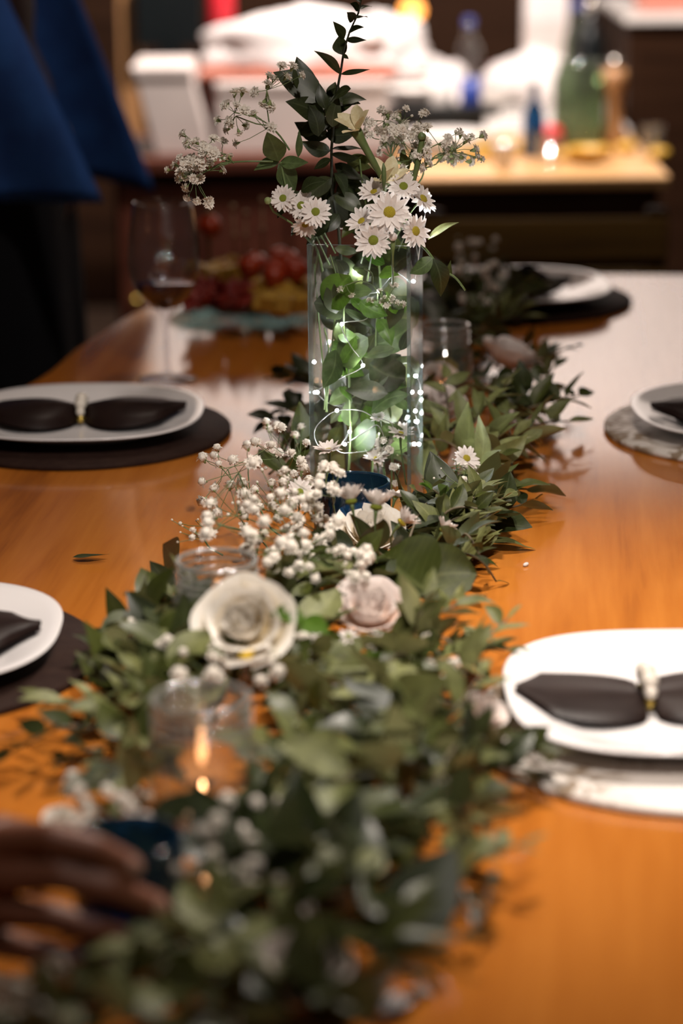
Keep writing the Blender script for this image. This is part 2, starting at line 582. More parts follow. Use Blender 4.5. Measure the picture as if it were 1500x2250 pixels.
def bez(pts, n):
    """smooth path through pts"""
    pts = [V(p) for p in pts]
    if len(pts) == 2:
        return [pts[0].lerp(pts[1], i / n) for i in range(n + 1)]
    out = []
    m = len(pts) - 1
    for i in range(n + 1):
        t = i / n * m
        k = min(int(t), m - 1)
        f = t - k
        p0 = pts[max(k - 1, 0)]; p1 = pts[k]; p2 = pts[k + 1]; p3 = pts[min(k + 2, m)]
        out.append(0.5 * ((2 * p1) + (p2 - p0) * f + (2 * p0 - 5 * p1 + 4 * p2 - p3) * f * f + (3 * p1 - p0 - 3 * p2 + p3) * f ** 3))
    return out


def remeshed(name, mb, voxel, mat, smooth_it=6):
    """one continuous skin over overlapping volumes"""
    me = mb.mesh(name + '_volume', mat)
    o = bpy.data.objects.new('temporary', me)
    COL.objects.link(o)
    m = o.modifiers.new('r', 'REMESH')
    m.mode = 'VOXEL'
    m.voxel_size = voxel
    m2 = o.modifiers.new('s', 'SMOOTH')
    m2.iterations = smooth_it
    m2.factor = 0.5
    dg = bpy.context.evaluated_depsgraph_get()
    res = bpy.data.meshes.new_from_object(o.evaluated_get(dg))
    res.materials.clear()
    res.materials.append(MT[mat])
    res.polygons.foreach_set('use_smooth', [True] * len(res.polygons))
    bpy.data.objects.remove(o)
    return res


# ------------------------------------------------------------------ room shell
struct('floor', MB().box(-3, 3, -1.6, 7.4, -0.05, 0).mesh('floor', 'floor', False))
struct('ceiling', MB().box(-3, 3, -1.6, 7.4, 2.75, 2.8).mesh('ceiling', 'wallbrown', False))
wb = struct('wall_back', MB().box(-3, 3, 7.3, 7.4, 1.12, 2.75).mesh('wall_back', 'wall', False))
wp = ob('wood_panelling', MB().box(-3, 3, 7.28, 7.4, 0, 1.12).mesh('wood_panelling', 'darkwood', False), wb)
ob('reflection_blocker_band', MB().box(-3, 3, 7.26, 7.299, 2.02, 2.75).mesh('reflection_blocker_band', 'darkwood', False), wb)  # unseen dark band, added to cut the bright wall's reflection in the table
struct('wall_left', MB().box(-3.1, -3, -1.6, 7.4, 0, 2.75).mesh('wall_left', 'wallbrown', False))
struct('wall_right', MB().box(3, 3.1, -1.6, 7.4, 0, 2.75).mesh('wall_right', 'wallbrown', False))
struct('wall_front', MB().box(-3, 3, -1.7, -1.6, 0, 2.75).mesh('wall_front', 'wallbrown', False))

# ------------------------------------------------------------------ dining table
AX = radians(5.7)


def UVW(u, v, z=0.0):
    return V((u * cos(AX) + v * sin(AX), -u * sin(AX) + v * cos(AX), z))


outl = [(-.76, 1.1), (-.76, 2.3), (-.735, 2.6), (-.69, 2.82), (-.668, 2.95), (-.66, 3.1), (-.645, 3.22), (-.622, 3.36),
        (-.57, 3.50), (-.47, 3.60), (-.30, 3.655), (-.1, 3.672), (.1, 3.675), (.24, 3.668), (.33, 3.62), (.385, 3.5), (.40, 3.3), (.40, 1.1),
        (.38, .93), (.30, .82), (.1, .78), (-.45, .78), (-.66, .82), (-.74, .93)]
pts = [UVW(u, v) for u, v in bez([(u, v, 0) for u, v in outl] + [(-.76, 1.1, 0)], 140) for u, v in [(u, v)]] if False else [UVW(p.x, p.y) for p in bez([(u, v, 0) for u, v in outl] + [(outl[0][0], outl[0][1], 0)], 144)[:-1]]
n = len(pts)
cen = UVW(-.18, 2.2)


def ringz(z, s):
    return [V((p.x, p.y, z)) + (cen - p).normalized() * s for p in pts]


mb = MB()
rings = [ringz(T, 0.006), ringz(T - .002, .002), ringz(T - .006, 0), ringz(T - .03, 0), ringz(T - .036, .006)]
vs = [p for r_ in rings for p in r_]
fs = []
for i in range(len(rings) - 1):
    for k in range(n):
        k2 = (k + 1) % n
        fs.append((i * n + k2, i * n + k, (i + 1) * n + k, (i + 1) * n + k2))
fs.append(tuple(range(n))[::-1] if False else tuple(range(n)))
fs.append(tuple(range((len(rings) - 1) * n, len(rings) * n))[::-1])
tb = root('dining_table', 'long honey coloured wooden dining table with rounded end', 'table', UVW(-.18, 2.2, 0), None, -AX)
inv = Matrix.Rotation(AX, 4, 'Z') @ Matrix.Translation(-UVW(-.18, 2.2, 0))
mb.add([inv @ v for v in vs], fs)
me = mb.mesh('tabletop', 'table', False)
bmx = bmesh.new(); bmx.from_mesh(me); bmesh.ops.recalc_face_normals(bmx, faces=bmx.faces); bmx.to_mesh(me); bmx.free()
ob('tabletop', me, tb)
mb = MB()
for a, b_ in (((-.40, -1.1), (-.40, 1.1)), ((.40, -1.1), (.40, 1.1))):
    mb.box(a[0] - .012, a[0] + .012, a[1], b_[1], T - .13, T - .036)
mb.box(-.40, .40, -1.12, -1.096, T - .13, T - .036)
mb.box(-.40, .40, 1.096, 1.12, T - .13, T - .036)
ob('apron', mb.mesh('apron', 'table_edge', False), tb)
for sx in (-1, 1):
    for sy in (-1, 1):
        mb = MB()
        mb.tube([(sx * .37, sy * 1.07, T - .036), (sx * .37, sy * 1.07, .45), (sx * .37, sy * 1.07, 0)], [.045, .04, .028], 12)
        ob('leg', mb.mesh('leg', 'table_edge'), tb)


# ------------------------------------------------------------------ leaves, sprigs
def leafmesh(kind, mat, seed):
    r = random.Random(seed)
    W = {'ovate': .50, 'round': .86, 'lance': .27, 'sage': .40, 'spoon': .52}[kind] * r.uniform(.9, 1.1)
    curl = r.uniform(.05, .32); fold = r.uniform(.08, .4); tw = r.uniform(-.5, .5); wav = r.uniform(0, .03); ph = r.uniform(0, 6)
    side = r.uniform(-.12, .12)

    def prof(t):
        if kind == 'round':
            return sqrt(max(0, 1 - (2 * t - 1) ** 2)) ** .95 * .5 * W
        if kind == 'spoon':
            return .5 * W * sin(pi * min(1, t ** 1.35)) ** .75 if t > .0 else 0
        if kind == 'lance':
            return .5 * W * sin(pi * t ** .8) ** 1.05 if 0 < t < 1 else 0
        return .5 * W * sin(pi * t ** .78) ** .95 if 0 < t < 1 else 0

    def fn(t, vv):
        y = (vv * 2 - 1)
        hw = max(prof(t), .004)
        yy = y * hw
        z = .12 * t - curl * t * t + fold * abs(yy) + wav * sin(t * 9 + ph) * abs(y) + .02 * sin(t * 5 + ph)
        an = tw * (t - .2)
        x = t + (.0)
        yo = side * sin(pi * t)
        return (x, yo + yy * cos(an), z + yy * sin(an))
    mb = MB()
    mb.grid(fn, 9, 4, lambda t, vv: (t, vv * 2 - 1))
    return mb.mesh('leaf_' + kind, mat)


LEAF = {}


def leafvar(kind, mat):
    k = (kind, mat)
    if k not in LEAF:
        LEAF[k] = [leafmesh(kind, mat, hash_str(kind + mat) + i) for i in range(6)]
    return R.choice(LEAF[k])


def hash_str(s):
    h = 7
    for c in s:
        h = (h * 31 + ord(c)) % 100003
    return h


def put_leaf(par, base, d, nrm, ln, kind, mat, name='leaf', keep=True):
    d = d.normalized()
    if keep:
        need = T + .004 - base.z
        if d.z * ln < need:
            d = V((d.x, d.y, max(need / ln, -.95)))
            d = d.normalized()
    m = Matrix.Translation(base - V(par.location)) @ frame(d, nrm) @ Matrix.Diagonal((ln, ln * R.uniform(.88, 1.1), ln * R.uniform(.8, 1.1), 1))
    return ob(name, leafvar(kind, mat), par, None, m)


def stem_mesh(path, r0, r1, mat, org):
    nn = len(path)
    return MB().tube([p - org for p in path], [r0 + (r1 - r0) * i / (nn - 1) for i in range(nn)], 6).mesh('stem', mat)


def sprig(name, label, pts_, kind, mat, nl, ln, group=None, ang=50, cat='sprig', r0=.0016, smat='stembrown', start=.12, opposite=False, up=V((0, 0, 1)), keep=True, flat=.5, endleaf=True):
    path = bez(pts_, 14)
    org = path[0].copy()
    rt = root(name, label, cat, org, group)
    ob('stem', stem_mesh(path, r0, r0 * .5, smat, org), rt)
    az = R.uniform(0, 6.28)
    for i in range(nl):
        t = start + (1 - start) * (i // 2 * 2 if opposite else i) / max(1, nl)
        k = t * (len(path) - 1)
        j = min(int(k), len(path) - 2)
        p = path[j].lerp(path[j + 1], k - j)
        tan = (path[j + 1] - path[j]).normalized()
        sd = tan.cross(up)
        sd = sd.normalized() if sd.length > .1 else tan.orthogonal().normalized()
        u2 = sd.cross(tan).normalized()
        if R.random() < flat:
            a = (0 if i % 2 == 0 else pi) + R.uniform(-.5, .6) * (1 if i % 2 == 0 else -1)
        else:
            az += 2.4
            a = az
        s = sd * cos(a) + u2 * abs(sin(a)) * (1 if R.random() < .8 else -.4)
        ag = radians(ang + R.uniform(-15, 15))
        d = tan * cos(ag) + s * sin(ag)
        nrm = u2 + tan * R.uniform(-.1, .6) + rv(.7)
        sz = ln * (1 - .4 * t) * R.uniform(.8, 1.15)
        put_leaf(rt, p, d, nrm, sz, kind, mat, keep=keep)
    if endleaf:
        put_leaf(rt, path[-1], (path[-1] - path[-2]), up + rv(.5), ln * .6, kind, mat, keep=keep)
    return rt


# ------------------------------------------------------------------ baby's breath
def floret_mesh(seed, small=False, core=.66):
    r = random.Random(seed)
    mb = MB()
    if small:
        mb.ball((0, 0, .5), .55, 6, 4, (1, 1, 1.15))
        mb.cm = 1
        mb.tube([(0, 0, -.3), (0, 0, .1), (0, 0, .45)], [.15, .42, .5], 5)
        return mb.mesh('bud', ['floret', 'calyx'])
    for layer, (npet, el, ln, wd) in enumerate(((6, 10, 1.0, .62), (6, 38, .95, .6), (5, 64, .85, .5))):
        for k in range(npet):
            a = 2 * pi * (k + layer * .37 + r.uniform(-.15, .15)) / npet
            e = radians(el + r.uniform(-12, 12))
            d = V((cos(a) * cos(e), sin(a) * cos(e), sin(e)))
            s = V((-sin(a), cos(a), 0))
            nn = d.cross(s)
            b0 = V((0, 0, .15))
            L_ = ln * r.uniform(.85, 1.1)
            q = [b0, b0 + d * L_ * .6 + s * wd * .5 + nn * .1, b0 + d * L_ + s * wd * .28 - nn * r.uniform(.05, .3), b0 + d * L_ * .88 - nn * .02,
                 b0 + d * L_ - s * wd * .28 - nn * r.uniform(.05, .3), b0 + d * L_ * .6 - s * wd * .5 + nn * .1]
            mb.add(q, [(0, 1, 2, 3), (0, 3, 4, 5)])
    o0 = len(mb.v)
    mb.ball((0, 0, .42), core, 9, 7)
    for q in range(o0, len(mb.v)):
        v = V(mb.v[q]) - V((0, 0, .42))
        mb.v[q] = tuple(V((0, 0, .42)) + v * (1 + .35 * noise.noise(v * 3.1 + V((seed * 3.7, 0, 0)))))
    mb.cm = 1
    mb.tube([(0, 0, -.55), (0, 0, -.1), (0, 0, .3)], [.1, .3, .42], 5)
    return mb.mesh('floret', ['floret', 'calyx'])


FLO = [floret_mesh(i) for i in range(5)]
RUF = [floret_mesh(i + 20, False, .34) for i in range(5)]
BUD = [floret_mesh(i, True) for i in range(2)]


def spray(label, base, pts_, group='sprays of small white filler flowers', size=.0049, hubs=None, budfrac=.15, name='babys_breath_spray', forms=None):
    """base: stem foot, pts_: floret positions"""
    base = V(base)
    rt = root(name, label, 'flower spray', base, group)
    mb = MB()
    pts_ = [V(p) for p in pts_]
    nh = max(1, len(pts_) // 6)
    if hubs is None:
        hubs = [R.choice(pts_) for _ in range(nh)]
    c = sum(pts_, V()) / len(pts_)
    main = base.lerp(c, .55)
    mb.tube([p - base for p in bez([base, base.lerp(main, .5) + rv(.004), main], 6)], .0009, 4)
    hubp = []
    for h in hubs:
        hp = main.lerp(V(h), .72) + rv(.004)
        hubp.append(hp)
        mb.tube([p - base for p in bez([main, main.lerp(hp, .5) + rv(.005), hp], 4)], .0006, 4)
    for p in pts_:
        hp = min(hubp, key=lambda q: (q - p).length)
        dirv = (p - hp)
        mb.tube([q - base for q in (hp, hp.lerp(p, .55) + rv(.002), p)], .00038, 3, False)
        dn = dirv.normalized() if dirv.length > 1e-5 else V((0, 0, 1))
        dn = (dn + V((0, -.5, .5)) + rv(.5)).normalized()
        bud = R.random() < budfrac
        s = 1.2 * size * (R.uniform(.4, .6) if bud else R.uniform(.8, 1.2))
        m = Matrix.Translation(p - base) @ frame(dn.orthogonal(), dn) @ Matrix.Rotation(R.uniform(0, 6), 4, 'Z') @ Matrix.Diagonal((s, s, s, 1))
        ob('bud' if bud else 'floret', R.choice(BUD if bud else (forms or RUF)), rt, None, m)
    ob('stem', mb.mesh('stem', 'stem'), rt)
    return rt


# ------------------------------------------------------------------ daisies
def daisy_petal(seed):
    r = random.Random(seed)
    cu = r.uniform(-.05, .18)

    def fn(t, vv):
        y = vv * 2 - 1
        hw = .158 * (sin(pi * min(1, (.12 + .88 * t) ** .9)) ** .55 if t < .999 else .25) + .01
        x = .18 + .82 * t * (1 - .05 * abs(y) ** 2 * t)
        return (x, y * hw, .10 * t - cu * t * t + .035 * abs(y) * (1 - t * .3))
    mb = MB()
    mb.grid(fn, 6, 4)
    return mb.mesh('petal', 'petal')


DPET = [daisy_petal(i) for i in range(5)]


def disc_mesh(mat):
    mb = MB()
    mb.ball((0, 0, 0), .27, 14, 8, (1, 1, .5))
    r = random.Random(3)
    for k in range(40):
        a = k * 2.4; q = .25 * sqrt(k / 40)
        mb.ball((q * cos(a), q * sin(a), .13 * sqrt(max(0, 1 - (q / .27) ** 2))), .025, 5, 3)
    return mb.mesh('flower_disc', mat)


DISC = disc_mesh('disc'); DISCG = disc_mesh('discgreen')


def daisy(label, c, face, rad, foot=None, green=False, np_=18, cup=0.0, double=True):
    """c: flower centre, face: direction it looks, foot: where the stem ends"""
    c = V(c)
    rt = root('daisy', label, 'daisy', c, 'white daisies')
    n_ = V(face).normalized()
    base = frame(n_.orthogonal(), n_) @ Matrix.Rotation(R.uniform(0, 6), 4, 'Z')
    for layer in range(2 if double else 1):
        for k in range(np_ if layer == 0 else np_ // 2 + 2):
            a = 2 * pi * (k + R.uniform(-.25, .25) + layer * .5) / (np_ if layer == 0 else np_ // 2 + 2)
            tilt = cup + layer * .22 + R.uniform(-.12, .12)
            s = rad * R.uniform(.88, 1.05) * (1 - .12 * layer)
            m = base @ Matrix.Rotation(a, 4, 'Z') @ Matrix.Rotation(-tilt, 4, 'Y') @ Matrix.Diagonal((s, s, s, 1))
            ob('petal', R.choice(DPET), rt, None, m)
    ob('flower_disc', DISCG if green else DISC, rt, None, base @ Matrix.Translation((0, 0, rad * .06)) @ Matrix.Diagonal((rad, rad, rad, 1)))
    if foot is not None:
        f = V(foot)
        path = bez([V((0, 0, 0)) - n_ * rad * .04, -n_ * rad * .6 + (f - c) * .15, f - c], 8)
        mb = MB()
        mb.tube(path, [.0022, .0018, .0012, .0009, .0008, .0008, .0008, .0008, .0008], 6)
        ob('stem', mb.mesh('stem', 'stem'), rt)
    return rt


# ------------------------------------------------------------------ roses
def rose_petal(layer, seed):
    r = random.Random(seed)
    wid = (1.15, 1.0, .88, .78, .70)[layer]
    rr = (.10, .25, .42, .59, .76)[layer]
    hh = (.80, .88, .90, .86, .70)[layer]
    opn = (-.05, -.06, -.06, .02, .18)[layer]
    ph = r.uniform(0, 6)

    def fn(t, vv):
        y = vv * 2 - 1
        ang = y * wid * (.35 + .65 * sin(pi * .5 * min(1, t * 1.5)))
        bul = sin(pi * min(1, t * .62)) ** .7
        rad_ = .06 + (rr - .06) * bul + opn * t * t + .045 * sin(3 * y + ph) * t
        top = 1 - .16 * y * y + .03 * sin(5 * y + ph)
        z = hh * t * top
        if t > .8:
            rad_ += (t - .8) * (.7 if layer > 2 else .25)
        return (rad_ * cos(ang), rad_ * sin(ang), z)
    return fn


ROSEP = {}


def rose(label, c, face, rad, mat='rose', name='rose', foot=None, group='ivory roses in the garland'):
    c = V(c)
    rt = root(name, label, 'rose', c, group)
    n_ = V(face).normalized()
    rad *= .86
    base = frame(n_.orthogonal(), n_) @ Matrix.Translation((0, 0, -rad * .45)) @ Matrix.Diagonal((rad, rad, rad, 1))
    for layer, cnt in enumerate((3, 5, 6, 6, 7)):
        for k in range(cnt):
            key = (layer, mat, k % 3)
            if key not in ROSEP:
                mb = MB(); mb.grid(rose_petal(layer, layer * 7 + k), 8, 8)
                ROSEP[key] = mb.mesh('petal', mat)
            a = 2 * pi * k / cnt + layer * .6 + R.uniform(-.12, .12)
            ob('petal', ROSEP[key], rt, None, base @ Matrix.Translation((0, 0, R.uniform(-.05, .06))) @ Matrix.Rotation(a, 4, 'Z') @ Matrix.Rotation(R.uniform(-.06, .14), 4, 'Y'))
    for k in range(3):
        mb = MB()
        mb.grid(lambda t, vv, k=k: ((.03 + .045 * k) * (1 - .5 * t * t) * cos(vv * 4.6 + k * 2), (.03 + .045 * k) * (1 - .5 * t * t) * sin(vv * 4.6 + k * 2), .2 + (.62 - .02 * k) * t), 6, 10)
        ob('heart_petal', mb.mesh('heart_petal', mat), rt, None, base)
    mb = MB()
    mb.lathe([(.001, -.05), (.10, .0), (.14, .10), (.12, .14)], 10)
    ob('sepal_cup', mb.mesh('sepal_cup', 'calyx'), rt, None, base)
    if foot is not None:
        mb = MB(); mb.tube(bez([-n_ * rad * .45, -n_ * rad * .9, V(foot) - c], 6), .0025, 6)
        ob('stem', mb.mesh('stem', 'stem'), rt)
    return rt


# ------------------------------------------------------------------ glass vase
VH = .277; VS = .10; VT = .004
vf = P(792, 1150, 0)
VC = V((vf.x + .05 * sin(radians(9)), vf.y + .05 * cos(radians(9)), T))
YV = VC.y
vase = root('glass_vase', 'tall square clear glass vase filled with leaves and fairy lights', 'vase', VC, None, radians(-9))


def pane(x0, x1, y0, y1, z0, z1, big):
    mb = MB().box(x0, x1, y0, y1, z0, z1)
    mb.m = [1] * 6
    for i in big:
        mb.m[i] = 0
    return mb.mesh('pane', ['glass', 'glassedge'], False)


h_ = VS / 2
ob('pane', pane(-h_, h_, -h_, -h_ + VT, .0, VH, (2, 3)), vase)
ob('pane', pane(-h_, h_, h_ - VT, h_, .0, VH, (2, 3)), vase)
ob('pane', pane(-h_, -h_ + VT, -h_ + VT + .0003, h_ - VT - .0003, .0, VH, (4, 5)), vase)
ob('pane', pane(h_ - VT, h_, -h_ + VT + .0003, h_ - VT - .0003, .0, VH, (4, 5)), vase)
ob('base_pane', pane(-h_ + VT + .0003, h_ - VT - .0003, -h_ + VT + .0003, h_ - VT - .0003, .0005, .007, (0, 1)), vase)


def vleaf(rt, bx, by, tx, ty, y, kind, mat, dy=0.0, tilt=.45, name='leaf', wide=1.0):
    b0 = PY(bx, by, y); t0 = PY(tx, ty, y + dy)
    d = t0 - b0
    ln = d.length
    nrm = -_f + rv(tilt) + V((0, 0, .35))
    m = Matrix.Translation(b0 - V(rt.location)) @ frame(d, nrm) @ Matrix.Diagonal((ln, ln * wide, ln * .8, 1))
    return ob(name, leafvar(kind, mat), rt, None, m)


def vstem(rt, pxs, y, r0=.0014, r1=.0007, mat='stem', name='stem'):
    pth = bez([PY(a, b, c if c else y) for a, b, c in pxs], 14)
    return ob(name, stem_mesh(pth, r0, r1, mat, V(rt.location)), rt)


# tall dark eucalyptus branch
yb = YV + .01
eb = root('eucalyptus_branch', 'tall dark eucalyptus branch rising highest out of the glass vase', 'branch', PY(765, 1090, yb))
vstem(eb, [(765, 1090, 0), (752, 800, 0), (750, 560, 0), (727, 400, 0), (735, 240, 0), (748, 160, 0), (760, 90, 0), (790, 20, 0), (795, -30, 0)], yb, .0019, .0007, 'stemdark')
for a in ((682, 212, 658, 124, 'ovate', 1.15), (706, 222, 600, 158, 'ovate', 1.0), (712, 262, 628, 223, 'ovate', .95), (722, 300, 646, 268, 'ovate', 1.0),
          (722, 225, 772, 196, 'spoon', .95), (728, 248, 783, 222, 'ovate', .9), (716, 240, 702, 182, 'ovate', .9), (726, 332, 664, 312, 'ovate', 1.0),
          (728, 330, 800, 322, 'lance', 1.0), (726, 338, 792, 345, 'lance', 1.1), (700, 300, 676, 230, 'ovate', 1.0), (730, 280, 745, 215, 'ovate', 1.0),
          (728, 350, 690, 372, 'ovate', .9), (735, 300, 770, 262, 'ovate', .9), (735, 380, 770, 440, 'ovate', 1.1), (728, 390, 672, 440, 'ovate', 1.1), (735, 430, 800, 470, 'ovate', 1.0),
          (745, 470, 705, 510, 'ovate', 1.0), (740, 420, 745, 500, 'round', .7), (735, 360, 800, 398, 'ovate', .9), (730, 400, 690, 470, 'ovate', 1.1),
          (748, 163, 690, 112, 'lance', .8), (748, 163, 811, 151, 'lance', .7), (755, 121, 744, 72, 'ovate', 1.15), (760, 88, 801, 88, 'lance', 1.1), (754, 120, 766, 130, 'ovate', .7),
          (758, 84, 738, 48, 'ovate', .9), (765, 70, 800, 60, 'ovate', .7), (775, 48, 760, 25, 'ovate', .8), (782, 40, 808, 38, 'ovate', .7), (788, 22, 770, 8, 'ovate', .8),
          (790, 20, 818, 10, 'ovate', .7), (793, 5, 780, -15, 'ovate', .8), (793, 0, 806, -18, 'ovate', .8)):
    vleaf(eb, a[0], a[1], a[2], a[3], yb + R.uniform(-.02, .02), a[4], 'leafdark', R.uniform(-.02, .015), .5, wide=a[5])
for k in range(18):
    bx = R.uniform(705, 745); by = R.uniform(215, 335); an = R.uniform(0, 6.28); L0 = R.uniform(48, 75)
    vleaf(eb, bx, by, bx + L0 * cos(an), by - abs(L0 * sin(an)) * .7 + 8, yb + R.uniform(.0, .03), 'ovate', 'leafdark', R.uniform(-.02, .015), .5)
for k in range(26):
    bx = R.uniform(690, 860); by = R.uniform(380, 520); an = R.uniform(0, 6.28); L0 = R.uniform(55, 85)
    vleaf(eb, bx, by, bx + L0 * cos(an), by + L0 * sin(an) * .8, yb + R.uniform(.0, .035), 'ovate', 'leafdark', R.uniform(-.02, .015), .5)
# rosette on the left
yr = YV - .03
es = root('eucalyptus_sprig', 'dusty green rosette of eucalyptus leaves left of the vase top', 'sprig', PY(720, 700, YV))
vstem(es, [(720, 700, YV), (700, 560, YV), (640, 450, yr), (616, 356, yr)], yr, .0016, .001)
for a in ((613, 354, 586, 288, 'ovate', 1.25), (613, 356, 557, 372, 'ovate', 1.05), (617, 355, 673, 352, 'ovate', 1.05), (617, 358, 648, 420, 'ovate', 1.25), (655, 346, 657, 285, 'lance', 1.1),
          (612, 358, 618, 402, 'lance', 1.0), (640, 420, 690, 470, 'ovate', 1.0), (640, 435, 610, 480, 'ovate', .8), (660, 420, 712, 395, 'ovate', 1.0), (670, 480, 640, 520, 'ovate', .8), (690, 520, 730, 470, 'ovate', 1.0)):
    vleaf(es, a[0], a[1], a[2], a[3], yr + R.uniform(-.008, .008), a[4], 'leafdark' if a[1] > 400 else 'leafmid', R.uniform(-.02, .015), .3, wide=a[5])
# pale broad leaves on the right above the rim
er = root('eucalyptus_sprig', 'broad leaved sprig among the daisies above the vase rim', 'sprig', PY(840, 700, YV))
vstem(er, [(840, 700, 0), (830, 560, 0), (800, 430, 0), (790, 350, 0)], YV + .015)
for a in ((760, 350, 830, 362, 'ovate', 1.1), (800, 420, 760, 380, 'ovate', 1.0), (805, 440, 870, 470, 'ovate', 1.0), (800, 470, 750, 520, 'ovate', 1.0), (820, 520, 770, 560, 'ovate', .9), (835, 560, 905, 540, 'ovate', 1.0),
          (735, 545, 790, 552, 'ovate', .9), (880, 560, 850, 500, 'ovate', 1.0), (900, 360, 905, 325, 'ovate', .8), (895, 380, 880, 330, 'ovate', .8)):
    vleaf(er, a[0], a[1], a[2], a[3], YV + .015 + R.uniform(-.015, .02), a[4], 'leafolive', R.uniform(-.02, .015), .5, wide=a[5])
# sprigs inside the vase
iv1 = root('vase_sprig', 'bright green leaves lit by fairy lights inside the vase', 'sprig', PY(762, 1090, YV - .02))
vstem(iv1, [(762, 1090, 0), (770, 950, 0), (765, 800, 0), (755, 700, 0), (765, 600, 0)], YV - .02)
for a in ((730, 764, 798, 826, 'ovate', 1.25, 'leaffresh'), (738, 768, 704, 852, 'ovate', 1.25, 'leafmid'), (740, 728, 790, 744, 'ovate', 1.2, 'leaffresh'), (755, 678, 824, 722, 'lance', 1.0, 'leafmid'),
          (755, 690, 692, 664, 'round', 1.0, 'leafdark'), (790, 662, 852, 692, 'ovate', 1.2, 'leaffresh'), (770, 938, 764, 878, 'ovate', 1.3, 'leafmid'), (742, 926, 772, 910, 'ovate', 1.0, 'leaffresh'),
          (735, 770, 760, 850, 'lance', 1.4, 'leafdark'), (740, 640, 715, 590, 'round', .9, 'leafdark'), (760, 620, 735, 570, 'ovate', 1.2, 'leafdark'), (770, 655, 800, 690, 'ovate', 1.0, 'leaffresh'), (745, 850, 775, 885, 'lance', 1.3, 'leaffresh')):
    vleaf(iv1, a[0], a[1], a[2], a[3], YV - .02 + R.uniform(-.012, .012), a[4], a[6], R.uniform(-.01, .01), .3, wide=a[5])
iv2 = root('vase_sprig', 'large round grey green leaves pressed against the vase front', 'sprig', PY(850, 1100, YV))
vstem(iv2, [(850, 1100, 0), (835, 950, 0), (825, 800, 0), (830, 640, 0)], YV)
for a in ((810, 800, 892, 832, 'round', 1.05, 'leafdark'), (822, 758, 908, 712, 'round', .75, 'leafmid'), (796, 828, 892, 852, 'ovate', 1.0, 'leaffresh'), (785, 874, 872, 868, 'ovate', 1.05, 'leafmid'),
          (815, 905, 898, 862, 'ovate', 1.1, 'leafmid'), (775, 985, 822, 925, 'round', .95, 'leafmid'), (862, 592, 905, 560, 'round', 1.0, 'leafdark'), (832, 606, 876, 604, 'ovate', 1.2, 'leaffresh'),
          (860, 680, 895, 650, 'ovate', 1.2, 'leafmid'), (870, 690, 850, 640, 'ovate', 1.1, 'leaffresh'), (830, 700, 860, 760, 'ovate', 1.1, 'leaffresh'), (890, 650, 880, 700, 'ovate', 1.0, 'leaffresh'),
          (880, 770, 900, 720, 'ovate', 1.0, 'leafdark'), (845, 580, 800, 565, 'ovate', 1.0, 'leaffresh')):
    vleaf(iv2, a[0], a[1], a[2], a[3], YV + R.uniform(-.025, .012), a[4], a[6], R.uniform(-.012, .012), .3, wide=a[5])
iv3 = root('vase_sprig', 'dark leafy stems filling the back of the vase', 'sprig', PY(815, 1095, YV + .025))
vstem(iv3, [(815, 1095, 0), (820, 850, 0), (805, 560, 0)], YV + .025)
for k in range(62):
    bx = R.uniform(730, 895); by = R.uniform(545, 960)
    an = R.uniform(0, 6.28); L0 = R.uniform(60, 100)
    vleaf(iv3, bx, by, min(905, max(725, bx + L0 * cos(an))), by + L0 * sin(an), YV + .026 + R.uniform(-.008, .008), R.choice(('ovate', 'ovate', 'round')), 'leafolive' if R.random() < .45 else 'leafdark', 0, .35)
for k in range(20):
    bx = R.uniform(715, 880); by = R.uniform(570, 940); an = R.uniform(0, 6.28); L0 = R.uniform(60, 95)
    vleaf(iv2 if k % 2 else iv1, bx, by, min(900, max(700, bx + L0 * cos(an))), by + L0 * sin(an), YV - .012 + R.uniform(-.016, .012), R.choice(('ovate', 'ovate', 'round')), R.choice(('leaffresh', 'leafmid', 'leafdark')), 0, .35)
iv4 = root('vase_sprig', 'thin bare stems crossing behind the left pane of the vase', 'sprig', PY(712, 900, YV - .01))
vstem(iv4, [(712, 900, 0), (722, 780, 0), (712, 720, 0)], YV - .01, .0009, .0007)
vstem(iv4, [(718, 905, 0), (700, 700, 0), (690, 580, 0)], YV - .01, .0009, .0007)
vstem(iv4, [(716, 905, 0), (735, 700, 0), (745, 640, 0), (725, 560, 0)], YV - .01, .0009, .0007)

# drooping sprig on the right of the rim
ds = root('eucalyptus_sprig', 'single drooping twig with spotted leaf hanging over the right rim', 'sprig', PY(900, 515, YV - .02))
vstem(ds, [(900, 515, 0), (935, 548, 0), (968, 590, 0), (1000, 610, 0), (1022, 638, 0)], YV - .03, .0014, .0009)
vleaf(ds, 950, 566, 898, 600, YV - .04, 'ovate', 'leafmid', 0, .1, wide=1.1)
vleaf(ds, 952, 568, 972, 654, YV - .035, 'ovate', 'leafdark', 0, .2, wide=.95)
vleaf(ds, 992, 606, 990, 572, YV - .03, 'lance', 'leafolive', 0, .3)
nl_ = root('narrow_leaf', 'pale narrow curled leaf sticking out right of the daisies', 'leaf', PY(940, 527, YV - .02))
vleaf(nl_, 940, 527, 1008, 489, YV - .02, 'lance', 'leafgrey', 0, .2, 'blade', .8)

